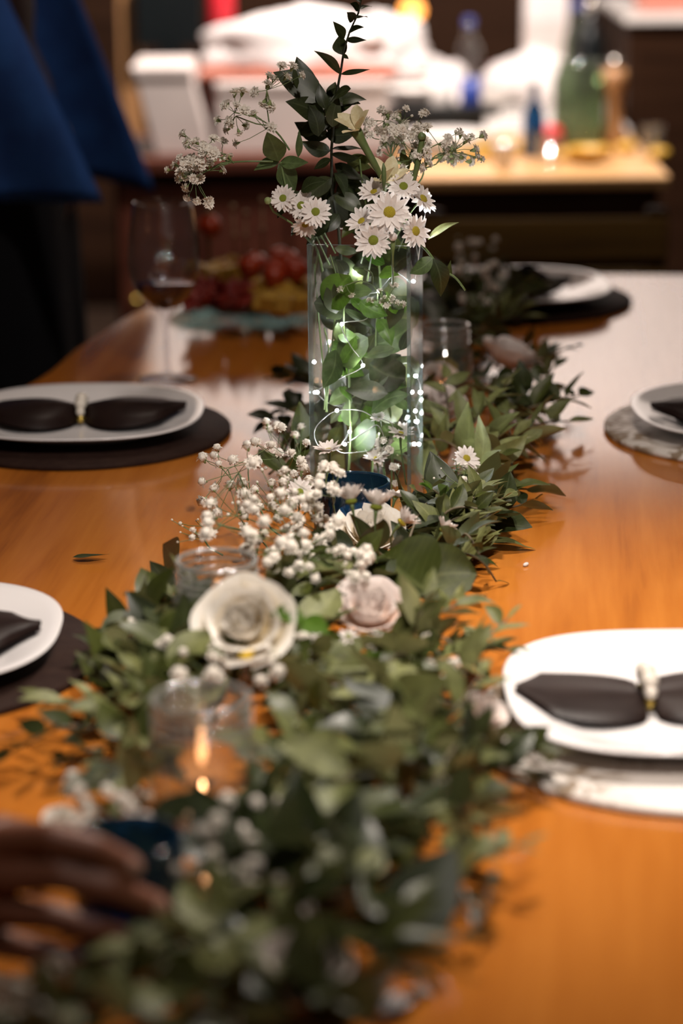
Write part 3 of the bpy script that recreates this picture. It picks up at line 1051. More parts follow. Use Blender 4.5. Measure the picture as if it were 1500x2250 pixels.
# freesias
def freesia(label, bx, by, tx, ty, ln, stem, y, spread=38):
    c = PY(bx, by, y)
    rt = root('freesia', label, 'freesia', c, 'cream freesias')
    ax = (PY(tx, ty, y - .012) - c).normalized()
    fr = frame(ax.orthogonal(), ax)
    for k in range(6):
        a = 2 * pi * k / 6 + .3
        e = radians(spread + R.uniform(-10, 8) + (8 if k % 2 else -4))
        d = fr.to_3x3() @ V((sin(e) * cos(a), sin(e) * sin(a), cos(e)))
        nrm = ax - d * .2
        m = frame(d, nrm) @ Matrix.Diagonal((ln, ln * 1.0, ln * .9, 1))
        ob('petal', leafvar('spoon', 'cream'), rt, None, m)
    pth = [PY(a, b, y + dy) - c for a, b, dy in stem]
    mb = MB(); mb.tube(bez([V((0, 0, 0)) + ax * ln * .12] + pth, 10), [.006, .0052, .0042, .0036, .0035, .0034, .003, .0024, .002, .0018, .0016], 8)
    ob('stem', mb.mesh('stem', 'stem'), rt)
    return rt


freesia('cream freesia blossom opening upward above the dark leaves', 783, 292, 762, 240, .027, [(800, 320, 0), (822, 360, 0), (838, 392, .01), (845, 430, .02)], YV - .045)
freesia('cream freesia blossom just behind the big daisy', 842, 405, 850, 350, .029, [(838, 440, 0), (832, 520, .01)], YV - .03, 42)
bd = root('freesia_bud', 'green freesia bud standing upright beside the right flower spray', 'bud', PY(905, 420, YV - .03), 'cream freesias')
pb = [PY(a, b, YV - .03) - V(bd.location) for a, b in ((905, 420), (910, 392), (920, 345), (926, 312), (927, 300), (926, 292))]
mb = MB(); mb.tube(pb, [.0015, .0022, .0031, .0028, .0036, .0014], 8)
ob('stem', mb.mesh('stem', 'stem'), bd)
pb = [PY(a, b, YV - .032) - V(bd.location) for a, b in ((927, 306), (926, 298), (925, 290))]
mb = MB(); mb.tube(pb, [.0036, .0042, .001], 8)
ob('bud_tip', mb.mesh('bud_tip', 'stem'), bd)
b2 = root('freesia_bud', 'small slim green bud in front of the lower freesia', 'bud', PY(843, 415, YV - .06), 'cream freesias')
mb = MB(); mb.tube([PY(a, b, YV - .06) - V(b2.location) for a, b in ((843, 415), (843, 392), (843, 370), (842, 358))], [.0012, .0024, .002, .0006], 8)
ob('bud_tip', mb.mesh('bud_tip', 'stem'), b2)

# daisies in the vase
F2 = -_f


def dz(label, px, py, r, face, dy=-.05, **k):
    c = PY(px, py, YV + dy)
    return daisy(label, c, F2 + V(face), r * 1.08 / 2290, foot=PY(px + (790 - px) * .45, py + 90, YV + .01), **k)


dz('leftmost daisy of the vase with green centre', 622, 436, 30, (-.25, 0, .1), -.04, green=True)
dz('daisy with green centre, right one of the left hand cluster', 693, 466, 34, (.05, 0, .15), -.055, green=True)
dz('half hidden daisy between two others in the left hand cluster', 662, 452, 33, (-.35, 0, .25), -.035, green=True)
dz('drooping daisy lowest in the left hand cluster', 670, 492, 31, (-.1, 0, -.9), -.045, cup=.4)
dz('largest daisy with a bright yellow centre', 855, 467, 47, (.1, -.1, .15), -.07)
dz('daisy with dark green centre hanging over the front rim', 820, 528, 40, (-.05, -.2, .0), -.075, green=True)
dz('daisy turned to the right beside the vase corner', 911, 508, 38, (.75, 0, -.05), -.06)
dz('daisy turned to the left below the largest daisy', 796, 488, 36, (-.9, 0, .9), -.055, cup=.25)
dz('daisy with yellow green centre below the freesia', 886, 410, 34, (.1, 0, .35), -.04, green=True)
dz('side turned daisy left of the lower freesia', 822, 424, 34, (-.5, 0, 1.0), -.045, cup=.3)
dz('brightly lit daisy above the right vase corner', 928, 438, 36, (.9, .3, .6), -.03)
mbud = root('daisy_bud', 'small closed daisy bud beside the right hand daisies', 'bud', PY(863, 520, YV - .07), 'daisy buds')
mb = MB(); mb.ball((0, 0, 0), .0042, 10, 6); ob('petals', mb.mesh('petals', 'petal'), mbud)
mb = MB(); mb.tube([(0, .002, -.002), (0, .01, -.02), (0, .02, -.05)], [.003, .001, .001], 6); ob('stem', mb.mesh('stem', 'stem'), mbud)
mbud = root('daisy_bud', 'green daisy bud left of the leftmost daisy', 'bud', PY(588, 441, YV - .04), 'daisy buds')
mb = MB(); mb.ball((0, 0, 0), .0036, 10, 6); ob('petals', mb.mesh('petals', 'calyx'), mbud)
mb = MB(); mb.tube([V((0, 0, 0))] + [PY(a, b, YV - .03) - V(mbud.location) for a, b in ((600, 465), (640, 490), (690, 540))], .0011, 6); ob('stem', mb.mesh('stem', 'stem'), mbud)

# baby's breath above the vase
def pxcloud(n_, cx, cy, sx, sy, y, sy_y=.02):
    return [PY(cx + R.gauss(0, sx), cy + R.gauss(0, sy), y + R.gauss(0, sy_y)) for _ in range(n_)]


b0 = PY(690, 520, YV - .01)
spray('drooping spray of tiny cream flowers at far left of the bouquet', PY(600, 355, YV - .03),
      pxcloud(26, 432, 362, 24, 28, YV - .03, .012) + pxcloud(14, 462, 330, 22, 16, YV - .03, .012) + pxcloud(8, 400, 372, 8, 16, YV - .03, .01) + [PY(a, b, YV - .03) for a, b in ((412, 433), (432, 440), (458, 446), (455, 438), (480, 342), (490, 350), (505, 346), (487, 375))])
spray('airy spray of tiny cream flowers arching up left of the eucalyptus', PY(636, 330, YV - .03),
      [PY(a + R.gauss(0, 3), b + R.gauss(0, 3), YV - .03 + R.gauss(0, .008)) for a, b in ((505, 260), (508, 268), (515, 232), (530, 203), (533, 243), (560, 252), (563, 248), (540, 275), (590, 168), (594, 172), (565, 206), (585, 190), (590, 238), (593, 232), (580, 225), (576, 228), (640, 148), (635, 172), (660, 173), (590, 275), (528, 290), (510, 282), (500, 288), (520, 317), (478, 272), (512, 205), (497, 235), (500, 228), (617, 147))])
spray('dense spray of tiny cream flowers behind the upper freesia', PY(850, 420, YV + .02), pxcloud(44, 858, 285, 32, 22, YV + .02))
spray('brightly lit spray of tiny white flowers at right of the bouquet', PY(905, 420, YV), pxcloud(34, 915, 335, 24, 25, YV) + pxcloud(26, 985, 325, 34, 20, YV) + [PY(a, b, YV) for a, b in ((1045, 345), (1056, 350), (1040, 330), (1022, 310), (1000, 292), (1030, 355))])
spray('little hanging sprig of tiny white flowers inside the vase', PY(800, 590, YV - .035),
      [PY(a + R.gauss(0, 3), b + R.gauss(0, 3), YV - .036) for a, b in ((742, 638), (756, 632), (775, 645), (815, 660), (822, 655), (840, 662), (850, 668), (858, 662), (865, 655), (872, 665), (885, 662), (862, 632), (870, 628), (848, 655), (836, 640))], size=.0036)
spray('spray of tiny flowers low in the vase beside the lights', PY(870, 1060, YV - .02), pxcloud(14, 865, 1000, 25, 22, YV - .03, .008), size=.0034)

# daisies low inside the vase
for lab, px, py, r, face, dy, g in (('side view daisy standing highest inside the vase bottom', 880, 955, 34, (.1, .3, 1.6), -.02, False), ('overexposed daisy glowing next to the lights inside the vase', 848, 975, 30, (-.9, 0, .7), -.015, True),
                                  ('daisy seen from its side behind the blue votive', 828, 1010, 36, (-.2, .3, 1.7), -.03, False), ('small half open daisy on thin stalk inside the vase', 832, 920, 20, (-.5, .3, 1.2), -.02, True)):
    c = PY(px, py, YV + dy)
    daisy(lab, c, F2 + V(face), r / 2270, foot=PY(px + 12, py + 110, YV + dy), green=g, cup=.35)

# fairy lights
fl = root('fairy_light_string', 'silver wire string of cold white LED lights coiled in the vase', 'string lights', PY(800, 1080, YV))
bulbs = [(935, 462, YV - .02), (929, 488, YV - .02), (908, 618, YV + .01), (831, 640, YV - .01), (751, 712, YV - .03), (697, 862, YV + .0), (797, 803, YV - .035), (914, 826, YV + .015), (924, 862, YV + .02), (912, 903, YV + .015),
         (916, 926, YV + .02), (920, 976, YV + .02), (868, 968, YV - .005), (852, 978, YV + .01), (740, 902, YV - .03), (768, 949, YV - .025), (757, 976, YV - .03), (690, 795, YV + .01), (880, 720, YV + .03), (780, 600, YV + .02)]
bm_ = MB().ball((0, 0, 0), .0017, 8, 6).mesh('bulb', 'bulb')
for b in bulbs:
    ob('bulb', bm_, fl, PY(*b) - V(fl.location))
wp_ = [(935, 462, YV - .02), (932, 480, YV - .02), (925, 520, YV - .0), (908, 618, YV + .01), (870, 600, YV + .01), (831, 640, YV - .01), (808, 650, YV - .02), (806, 700, YV - .02), (751, 712, YV - .03), (770, 760, YV - .03), (797, 803, YV - .035), (750, 830, YV - .02),
       (697, 862, YV), (760, 890, YV + .02), (880, 800, YV + .02), (914, 826, YV + .015), (924, 862, YV + .02), (912, 903, YV + .015), (916, 926, YV + .02), (920, 976, YV + .02), (868, 968, YV - .005), (860, 930, YV - .02),
       (820, 915, YV - .03), (790, 902, YV - .034), (740, 902, YV - .034), (705, 925, YV - .036), (690, 950, YV - .036), (700, 980, YV - .036), (735, 990, YV - .034), (768, 949, YV - .03), (757, 976, YV - .034), (800, 950, YV - .03), (830, 935, YV - .025), (840, 980, YV - .02), (760, 996, YV - .034), (735, 985, YV - .03)]
ob('wire', MB().tube([p - V(fl.location) for p in bez([PY(*b) for b in wp_], 190)], .00055, 5).mesh('wire', 'wire'), fl)


# ------------------------------------------------------------------ glassware and candles
def tealight(label, c):
    rt = root('tealight_candle', label, 'candle', c, 'lit tealights')
    ob('cup', MB().lathe([(.001, 0), (.018, 0), (.019, .001), (.019, .014), (.0184, .014), (.0184, .002), (.001, .002)], 20).mesh('cup', 'alu'), rt)
    ob('wax', MB().lathe([(.001, .0021), (.0182, .0021), (.0182, .0105), (.001, .0100)], 20).mesh('wax', 'wax'), rt)
    ob('wick', MB().tube([(0, 0, .0098), (.0004, 0, .016)], .0006, 5).mesh('wick', 'stemdark'), rt)
    ob('flame', MB().lathe([(.0004, .0145), (.0026, .017), (.0034, .0205), (.0024, .026), (.0008, .031), (.0001, .033)], 10).mesh('flame', 'flame'), rt)


def jar(label, c, h=.10, r=.034, candle=None):
    k = h / .10
    prof = [(.001, .001), (r * .95, .001), (r * 1.1, .006), (r * 1.14, .02), (r * 1.14, .062 * k), (r * 1.08, .070 * k), (r * .98, .074 * k), (r * .96, .077 * k), (r * 1.0, .079 * k), (r * .96, .081 * k), (r * .955, .0835 * k), (r * 1.0, .0855 * k), (r * .955, .0875 * k), (r * .955, .091 * k), (r * 1.0, .093 * k), (r * .985, .098 * k), (r * .95, .1 * k),
            (r * .90, .098 * k), (r * .89, .074 * k), (r * 1.0, .068 * k), (r * 1.06, .06 * k), (r * 1.06, .02), (r * 1.0, .008), (.001, .006)]
    rt = root('mason_jar', label, 'jar', c, 'clear glass jars in the garland')
    ob('glass_body', MB().lathe(prof, 40).mesh('glass_body', 'jar'), rt)
    for zz, rr, tr in ((.0985, .955, .0021), (.0905, 1.0, .0011), (.0842, 1.0, .0011), (.0785, 1.0, .0011)):
        cp = [(rr * r * cos(a * pi / 24), rr * r * sin(a * pi / 24), zz * k) for a in range(49)]
        ob('rim' if zz > .095 else 'thread', MB().tube(cp, tr, 6, False).mesh('rim', 'jarrim'), rt)
    if candle:
        tealight(candle, V(c) + V((0, 0, .0062)))
    return rt


def onT(p, z=0.0):
    return V((p.x, p.y, T + z))


J1 = onT(P(440, 1530, .10)); J2 = onT(P(475, 1228, .10)); J3 = onT(P(975, 712, .10))
jar('clear glass jar with candle nearest the camera, deep in leaves', J1, .10, .034, 'lit tealight inside the nearest glass jar')
jar('clear glass jar with threaded neck right behind the big ivory rose', J2, .10, .033, 'lit tealight inside the jar behind the big rose')
jar('clear glass jar farthest back, right of the vase', J3, .10, .030, 'lit tealight inside the farthest glass jar')


def votive(label, c, r=.0355, h=.072, candle=None):
    rt = root('votive_glass', label, 'votive', c, 'dark blue votive glasses')
    prof = [(.001, 0), (r * .86, 0), (r * .95, .004), (r, .02), (r, h - .002), (r * .985, h), (r * .94, h), (r * .93, h - .002), (r * .92, .02), (r * .85, .008), (.001, .007)]
    ob('glass_cup', MB().lathe(prof, 40).mesh('glass_cup', 'blueglass'), rt)
    if candle:
        tealight(candle, V(c) + V((0, 0, .0075)))
    return rt


votive('dark blue glass votive in front of the vase', onT(P(773, 1056, .070)), .0365, .070, 'lit tealight in the blue votive before the vase')

# wine glass
wg = onT(P(368, 836, 0))
rt = root('wine_glass', 'tall stemmed wine glass holding a little red wine', 'wine glass', wg)
prof = [(.001, .0015), (.036, .0012), (.0365, .002), (.030, .0035), (.010, .006), (.0045, .010), (.0036, .02), (.0034, .06), (.004, .078), (.007, .085), (.018, .093), (.033, .110), (.042, .130), (.0445, .150), (.0425, .180), (.037, .215), (.0355, .224),
        (.0348, .2242), (.0363, .215), (.0417, .180), (.0437, .150), (.0412, .130), (.0322, .111), (.017, .0945), (.001, .0895)]
ob('glass_bowl', MB().lathe(prof, 40).mesh('glass_bowl', 'wineglass'), rt)
ob('wine', MB().lathe([(.001, .0899), (.0166, .0950), (.0316, .1114), (.0372, .121), (.0368, .1215), (.001, .1214)], 32).mesh('wine', 'wine'), rt)


# ------------------------------------------------------------------ place settings
def squircle(n_):
    return lambda a: 1.0 / (abs(cos(a)) ** n_ + abs(sin(a)) ** n_) ** (1 / n_)


def setting(which, c, charger, ringdx, nap=.115, rz=0.0, e=2.5, napdy=0.0, pr=.138, chy=0.0, nw=1.0, pinch=.012, nh=1.0):
    c = onT(c)
    o = ob('charger_plate', MB().lathe([(.001, .0005), (.168, .0005), (.1695, .002), (.1695, .005), (.168, .0065), (.001, .0065)], 72).mesh('charger_plate', charger), None, c + V((0, chy, 0)))
    tag(o, which + (' printed off white charger with brown scrolls' if charger == 'chargerpat' else ' round dark brown leather charger'), 'charger', 'round chargers')
    prof = [(.001, .0), (.075, .0), (.082, .002), (.088, .002), (.11, .010), (.130, .0165), (.138, .0195), (.1385, .0208), (.137, .0212), (.128, .0195), (.106, .0130), (.092, .0075), (.080, .0060), (.001, .0060)]
    k = pr / .138
    o = ob('dinner_plate', MB().lathe([(r_ * k, z_) for r_, z_ in prof], 80, shape=squircle(e)).mesh('dinner_plate', 'plate'), None, c + V((0, 0, .0067)))
    tag(o, which + ' white porcelain dinner plate under a bow folded napkin', 'plate', 'white dinner plates')
    nc = c + V((ringdx, napdy, .0135))
    rt = root('napkin', which + ' dark brown satin napkin folded like a bow', 'napkin', nc, 'bow folded napkins', rz)
    for s in (-1, 1):
        def top(t, vv, s=s, lift=0.0):
            y = vv * 2 - 1
            wv_ = (pinch + (.052 - pinch) * nw * sin(pi * min(1, t ** .75 * .96)) ** .85) * (1 - max(0, t - .75) * 3.4)
            wv_ = max(wv_, .003)
            z = .004 + (.016 + .012 * t * (1 - t) * 4) * nh * (1 - y * y) ** .5 * (1 - .65 * t) + .0016 * cos(y * 5 + 1) * (1 - t)
            return (s * (.004 + nap * t), y * wv_, z + .013 * t * t)
        mb = MB()
        mb.grid(top, 16, 16)
        mb.grid(lambda t, vv: (lambda q: (q[0], q[1], .0015 + .013 * t * t))(top(t, vv)), 16, 16)
        ob('bow_loop', mb.mesh('bow_loop', 'napkin'), rt)
    rg = root('napkin_ring', which + ' pearl napkin ring around the dark napkin', 'napkin ring', nc, 'pearl napkin rings', rz)
    for k2 in range(9):
        a = 2 * pi * k2 / 9 + pi / 2
        m_ = 'gold' if k2 in (3, 6) else 'pearl'
        r_ = .0072 if k2 in (0, 1, 8) else .0052
        q = V((0, .019 * cos(a), .0145 + .0125 * sin(a)))
        if q.z < r_:
            q.z = r_
        ob('bead' if m_ == 'gold' else 'pearl', MB().ball((0, 0, 0), r_, 14, 9).mesh('pearl', m_), rg, q)


setting('far left', P(180, 915, .02), 'charger', 0, rz=.02)
setting('near left', V((-.372, 1.90, 0)), 'charger', .004, rz=-.04)
setting('near right', V((.262, 1.742, 0)), 'chargerpat', -.03, nap=.097, rz=.04, e=2.9, chy=-.024, nw=.95, pinch=.034, nh=.4)
setting('middle right', V((.468, 2.655, 0)), 'chargerpat', .0, rz=.05)
setting('far right', P(1128, 664, .0), 'charger', -.02, rz=.1, nap=.1)

# ------------------------------------------------------------------ appetizer platter
pc = onT(P(545, 668, .0))
rt = root('glass_platter', 'teal tinted round glass platter with finger food', 'platter', pc)
ob('dish', MB().lathe([(.001, .006), (.06, .006), (.100, .012), (.113, .018), (.115, .0205), (.112, .0212), (.099, .0165), (.06, .010), (.001, .010)], 56).mesh('dish', 'platterglass'), rt)
ob('rim', MB().tube([(.1145 * cos(a * pi / 28), .1145 * sin(a * pi / 28), .0205) for a in range(57)], .0016, 6, False).mesh('rim', 'tealrim'), rt)
ob('foot_ring', MB().lathe([(.05, 0), (.054, 0), (.054, .0062), (.05, .0062)], 40, closed=True).mesh('foot_ring', 'platterglass'), rt)
cube = MB().box(-.011, .011, -.011, .011, -.011, .011).mesh('cheese_cube', 'yellowfood', False)


def cubeat(px, py, z, k):
    q = P(px, py, z)
    o = ob('cheese_cube', cube, None, q)
    o.rotation_euler = (R.uniform(-.3, .3), R.uniform(-.3, .3), R.uniform(0, 3))
    bevel(o, .002)
    tag(o, 'small yellow cheese cube heaped on the glass platter', 'cheese', 'cheese cubes on the platter')


for k in range(34):
    cubeat(R.uniform(560, 672), R.uniform(628, 678), .03 + R.uniform(0, .02), k)
for k in range(12):
    cubeat(R.uniform(425, 520), R.uniform(580, 606), .050 + R.uniform(0, .008), k)


def salami(seed):
    r = random.Random(seed)
    p1, p2 = r.uniform(0, 6), r.uniform(0, 6)

    def fn(t, vv):
        a = vv * 2 * pi
        rr = .022 * t
        z = .009 * t * sin(3 * a + p1) + .006 * t * sin(2 * a + p2) + .008 * t
        return (rr * cos(a), rr * sin(a) * .7, z)
    mb = MB(); mb.grid(fn, 6, 22)
    return mb.mesh('salami_slice', 'redfood')


SAL = [salami(i) for i in range(4)]
for k in range(26):
    o = ob('salami_slice', R.choice(SAL), None, P(R.uniform(415, 545), R.uniform(610, 672), .03 + R.uniform(0, .022)))
    o.rotation_euler = (R.uniform(.2, 1.2), R.uniform(-.4, .4), R.uniform(-1.5, 1.5))
    sm = o.modifiers.new('solid', 'SOLIDIFY'); sm.thickness = .0016
    tag(o, 'folded slice of dark red cured meat on the platter', 'meat', 'cured meat slices on the platter')
for k in range(8):
    q = P(R.uniform(545, 660), R.uniform(560, 610), .062 + R.uniform(0, .015))
    if k > 6:
        q = PY(461, 497, pc.y + .01)
    mb = MB()
    mb.lathe([(.002, .013), (.008, .015), (.0155, .008), (.017, -.002), (.013, -.012), (.004, -.016), (.0005, -.015)], 14, shape=lambda a: 1 + .06 * sin(3 * a))
    o = ob('red_pepper', mb.mesh('red_pepper', 'orangefood'), None, q)
    o.rotation_euler = (R.uniform(-.8, .8), R.uniform(-.8, .8), 0)
    tag(o, 'small glossy red pepper on top of the platter heap' if k <= 6 else 'small red pepper spiked on the leftmost food pick', 'pepper', 'red peppers on the platter')
for i, (px, py0, py1) in enumerate(((512, 455, 590), (540, 468, 575), (577, 440, 580), (460, 470, 590))):
    a = PY(px, py0, pc.y + .01); b = PY(px + R.uniform(-6, 6), py1, pc.y + .01)
    rt = root('food_pick', ('second', 'third', 'rightmost', 'leftmost')[i] + ' of the beaded food picks standing up from the platter', 'food pick', b, 'food picks in the platter')
    ob('shaft', MB().tube([V((0, 0, 0)), a - b], .0016, 6).mesh('shaft', 'pick'), rt)
    mb = MB(); mb.ball(a - b, .005, 8, 6); ob('bead', mb.mesh('bead', 'pick'), rt)
    mb = MB(); mb.ball((a - b) * .55, .0042, 8, 6); ob('bead', mb.mesh('bead', 'pick'), rt)


# ------------------------------------------------------------------ flowers lying in the garland
UPF = V((0, -.55, .85))


def rs(label, px, py, z, r, face, mat='rose', **k):
    c = P(px, py, z)
    return rose(label, c, V(face), r, mat, foot=onT(c + V((.02, .04, 0)), .008), **k)


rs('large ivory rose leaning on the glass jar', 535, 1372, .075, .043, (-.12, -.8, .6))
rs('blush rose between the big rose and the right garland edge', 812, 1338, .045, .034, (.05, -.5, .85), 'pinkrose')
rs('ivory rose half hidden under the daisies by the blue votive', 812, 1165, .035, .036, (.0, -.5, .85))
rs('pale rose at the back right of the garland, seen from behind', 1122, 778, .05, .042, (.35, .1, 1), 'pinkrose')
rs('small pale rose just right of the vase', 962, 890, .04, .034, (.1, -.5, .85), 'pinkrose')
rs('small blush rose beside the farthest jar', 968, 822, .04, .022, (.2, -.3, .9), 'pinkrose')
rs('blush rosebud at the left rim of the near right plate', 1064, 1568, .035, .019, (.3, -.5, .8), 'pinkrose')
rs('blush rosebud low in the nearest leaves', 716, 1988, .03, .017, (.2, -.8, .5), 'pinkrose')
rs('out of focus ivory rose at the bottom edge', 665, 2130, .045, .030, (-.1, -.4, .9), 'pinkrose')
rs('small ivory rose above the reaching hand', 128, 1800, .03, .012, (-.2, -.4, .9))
pl = rs('dark plum flower standing at the back of the garland', 1158, 612, .055, .030, (.1, -.3, .9), 'plum', name='plum_flower', group='dark flowers')
pl['category'] = 'flower'


def gd(label, px, py, z, r, face, **k):
    c = P(px, py, z)
    sc_ = (c - CAM).dot(_f) / FPX
    return daisy(label, c, V(face), r * sc_, foot=onT(c + V((R.uniform(-.02, .02), .03, 0)), .01), **k)


gd('daisy facing up before the left pane of the vase', 722, 992, .10, 36, (-.1, -.1, 1), cup=.3)
gd('daisy with green heart amid the small white flowers', 658, 1082, .075, 34, (.15, -.8, .6), green=True)
gd('daisy at left of the pair above the blush mass', 772, 1105, .085, 50, (-.15, .35, 1), green=True, cup=.75)
gd('daisy at right of the pair above the blush mass', 826, 1118, .085, 54, (.15, .35, 1), green=True, cup=.75)
gd('daisy turned to the right in front of the vase corner', 880, 1150, .06, 44, (.8, .2, .7), cup=.75)
gd('drooping daisy beside the spoon leaved sprig', 972, 1168, .05, 38, (.6, .3, .9), green=True, cup=.75)
gd('daisy right of the vase among pale leaves', 1024, 1008, .06, 34, (.35, -.6, .6), green=False)
gd('daisy behind the blue votive outside the vase', 868, 1092, .06, 30, (.3, .3, 1), cup=.3)
gd('small daisy leftmost in the row below the blush rose', 700, 1402, .05, 22, (-.2, -.6, .7), green=True, np_=9, double=False)
gd('small daisy in the middle of the row below the blush rose', 765, 1398, .05, 24, (0, -.6, .7), green=True, np_=9, double=False)
gd('small daisy rightmost in the row below the blush rose', 826, 1408, .05, 26, (.1, -.8, .5), green=True, np_=9, double=False)
gd('small daisy below the jar reflection among near leaves', 632, 1790, .045, 34, (.1, -.8, .5), green=True, np_=9, double=False)
gd('small daisy with yellow heart near the rose and green leaf', 668, 1445, .05, 24, (.1, -.6, .6), np_=9, double=False)
yp = root('yellow_petal', 'single yellow petal against the large ivory rose', 'petal', P(548, 1450, .085))
b0 = V(yp.location)
ob('blade', leafvar('spoon', 'yellowpetal'), yp, None, frame(P(550, 1405, .085) - b0, -_f) @ Matrix.Diagonal((.019, .021, .018, 1)))

# ------------------------------------------------------------------ baby's breath in the garland
def gcloud(n_, cx, cy, sx, sy, z0, z1):
    out = []
    for _ in range(n_):
        out.append(P(cx + R.uniform(-1, 1) * sx, cy + R.uniform(-1, 1) * sy, R.uniform(z0, z1)))
    return out


def gspray(label, n_, cx, cy, sx, sy, z0, z1, foot, size=.0045, **k):
    return spray(label, onT(P(foot[0], foot[1], .01), .01), gcloud(n_, cx, cy, sx, sy, z0, z1), size=size, forms=FLO, **k)


gspray('loose spray of small white flowers nearest the far left charger', 24, 520, 1050, 75, 75, .05, .11, (640, 1190), .0052)
gspray('spray of small white flowers topmost beside the left vase pane', 18, 610, 975, 65, 45, .06, .11, (650, 1120), .0048)
gspray('thick spray of small white flowers left of the blue votive', 34, 630, 1090, 72, 60, .06, .11, (690, 1200), .0054)
gspray('thick spray of small white flowers left of the rose under daisies', 40, 640, 1165, 100, 55, .05, .095, (680, 1270), .0054)
gspray('spray of small white flowers reaching left over the bare table', 18, 500, 1120, 60, 60, .045, .09, (600, 1220), .0052)
gspray('thin seed like sprig pointing left above the jar', 12, 420, 1165, 45, 28, .02, .05, (490, 1220), .003, budfrac=.75)
gspray('spray of small white flowers before the blue votive', 12, 722, 1060, 28, 45, .09, .11, (740, 1180), .005)
gspray('dense spray of small white flowers behind the blush rose', 48, 700, 1240, 110, 40, .04, .08, (720, 1310), .0046)
gspray('spray of small white flowers right of the vase base', 18, 1010, 1035, 60, 35, .04, .07, (1000, 1100), .0036, budfrac=.35)
gspray('spray of small white flowers under the large ivory rose', 30, 400, 1440, 90, 50, .03, .07, (420, 1500), .005)
gspray('spray of small white flowers left of the near jar neck', 14, 330, 1410, 50, 40, .03, .06, (380, 1460), .0048)
gspray('spray of small white flowers right of the large ivory rose', 18, 620, 1450, 50, 50, .04, .07, (620, 1520), .0046)
gspray('blurred spray of small flowers left of the near jar base', 22, 240, 1770, 90, 60, .02, .06, (260, 1840), .0048)
gspray('blurred spray of small flowers in front of the near jar', 40, 500, 1850, 110, 90, .03, .08, (520, 1960), .0048)
gspray('blurred spray of small flowers at the back of the garland', 26, 1040, 570, 50, 50, .05, .12, (1050, 690), .0055)
gspray('blurred spray of small flowers between back leaves and plum flower', 16, 1060, 640, 50, 30, .04, .08, (1060, 700), .005)
gspray('blurred spray of small flowers at the bottom left corner', 20, 60, 2180, 70, 60, .02, .06, (100, 2240), .0048)
gspray('spray of tiny pale flowers at the garland edge by the near right plate', 14, 960, 1440, 55, 60, .02, .05, (930, 1500), .0042)

# ------------------------------------------------------------------ leafy sprigs placed one by one
G2 = 'hand laid sprigs of the garland'


def gs(label, pxs, kind, mat, nl, ln, **k):
    return sprig('leafy_sprig', label, [P(a, b, c) for a, b, c in pxs], kind, mat, nl, ln, G2, **k)


gs('dark sprig sticking out left behind the vase', [(700, 850, .02), (660, 830, .03), (625, 830, .03)], 'ovate', 'leafdark', 7, .05)
gs('dark sprig curling low left of the vase', [(690, 930, .02), (640, 900, .03), (600, 925, .02)], 'ovate', 'leafdark', 7, .05)
gs('small dark twig silhouetted against the pale table reflection', [(1160, 800, .03), (1215, 775, .05), (1265, 760, .05)], 'ovate', 'leafdark', 6, .028)
gs('long leaved sprig pointing right toward the middle right plate', [(1120, 910, .03), (1200, 885, .04), (1270, 870, .035)], 'sage', 'leafolive', 8, .06)
gs('sprig drooping onto the table left of the printed middle charger', [(1130, 960, .04), (1190, 930, .04), (1260, 925, .02)], 'sage', 'leafgrey', 7, .06)
gs('grey green sprig right of the vase, upright tip', [(960, 1000, .02), (985, 930, .05), (975, 830, .08)], 'sage', 'leafgrey', 9, .05)
gs('grey green sprig bending right beside the pale rose', [(1020, 960, .03), (1060, 900, .06), (1110, 850, .07)], 'sage', 'leafgrey', 9, .052)
gs('pale sprig lying along the right flank of the garland', [(1040, 1040, .03), (1085, 980, .05), (1120, 900, .05)], 'sage', 'leafgrey', 9, .055)
gs('dark broad sprig at the right edge below the middle charger', [(1040, 1090, .02), (1110, 1075, .03), (1165, 1075, .02)], 'ovate', 'leafolive', 7, .062)
gs('dark leaves resting on the table at the right garland edge', [(1060, 1140, .02), (1110, 1120, .025), (1160, 1105, .012)], 'ovate', 'leafdark', 6, .058)
gs('spoon leaved green sprig right of the vase foot', [(960, 1150, .02), (985, 1110, .05), (950, 1075, .07)], 'spoon', 'leaffresh', 8, .03)
gs('spoon leaved green sprig fanning right before the vase', [(960, 1160, .02), (1020, 1110, .05), (1060, 1085, .055)], 'spoon', 'leafolive', 10, .032)
gs('spoon leaved green sprig closest to the bare right table', [(970, 1190, .02), (1030, 1150, .04), (1080, 1140, .04)], 'spoon', 'leafolive', 9, .032)
gs('spoon leaved sprig with white flower tufts', [(960, 1210, .02), (1020, 1190, .03), (1060, 1180, .035)], 'spoon', 'leafgrey', 8, .028)
bl = root('broad_leaf', 'single broad green leaf lying flat at the right garland edge', 'leaf', P(1060, 1180, .012))
put_leaf(bl, P(1060, 1180, .012), P(1172, 1200, .004) - P(1060, 1180, .012), V((0, 0, 1)), .052, 'ovate', 'leafgrey', 'blade')
gs('thin twig with drooping leaf tip pointing at bare right table', [(1010, 1215, .03), (1055, 1230, .03), (1090, 1278, .006)], 'lance', 'leafolive', 4, .03)
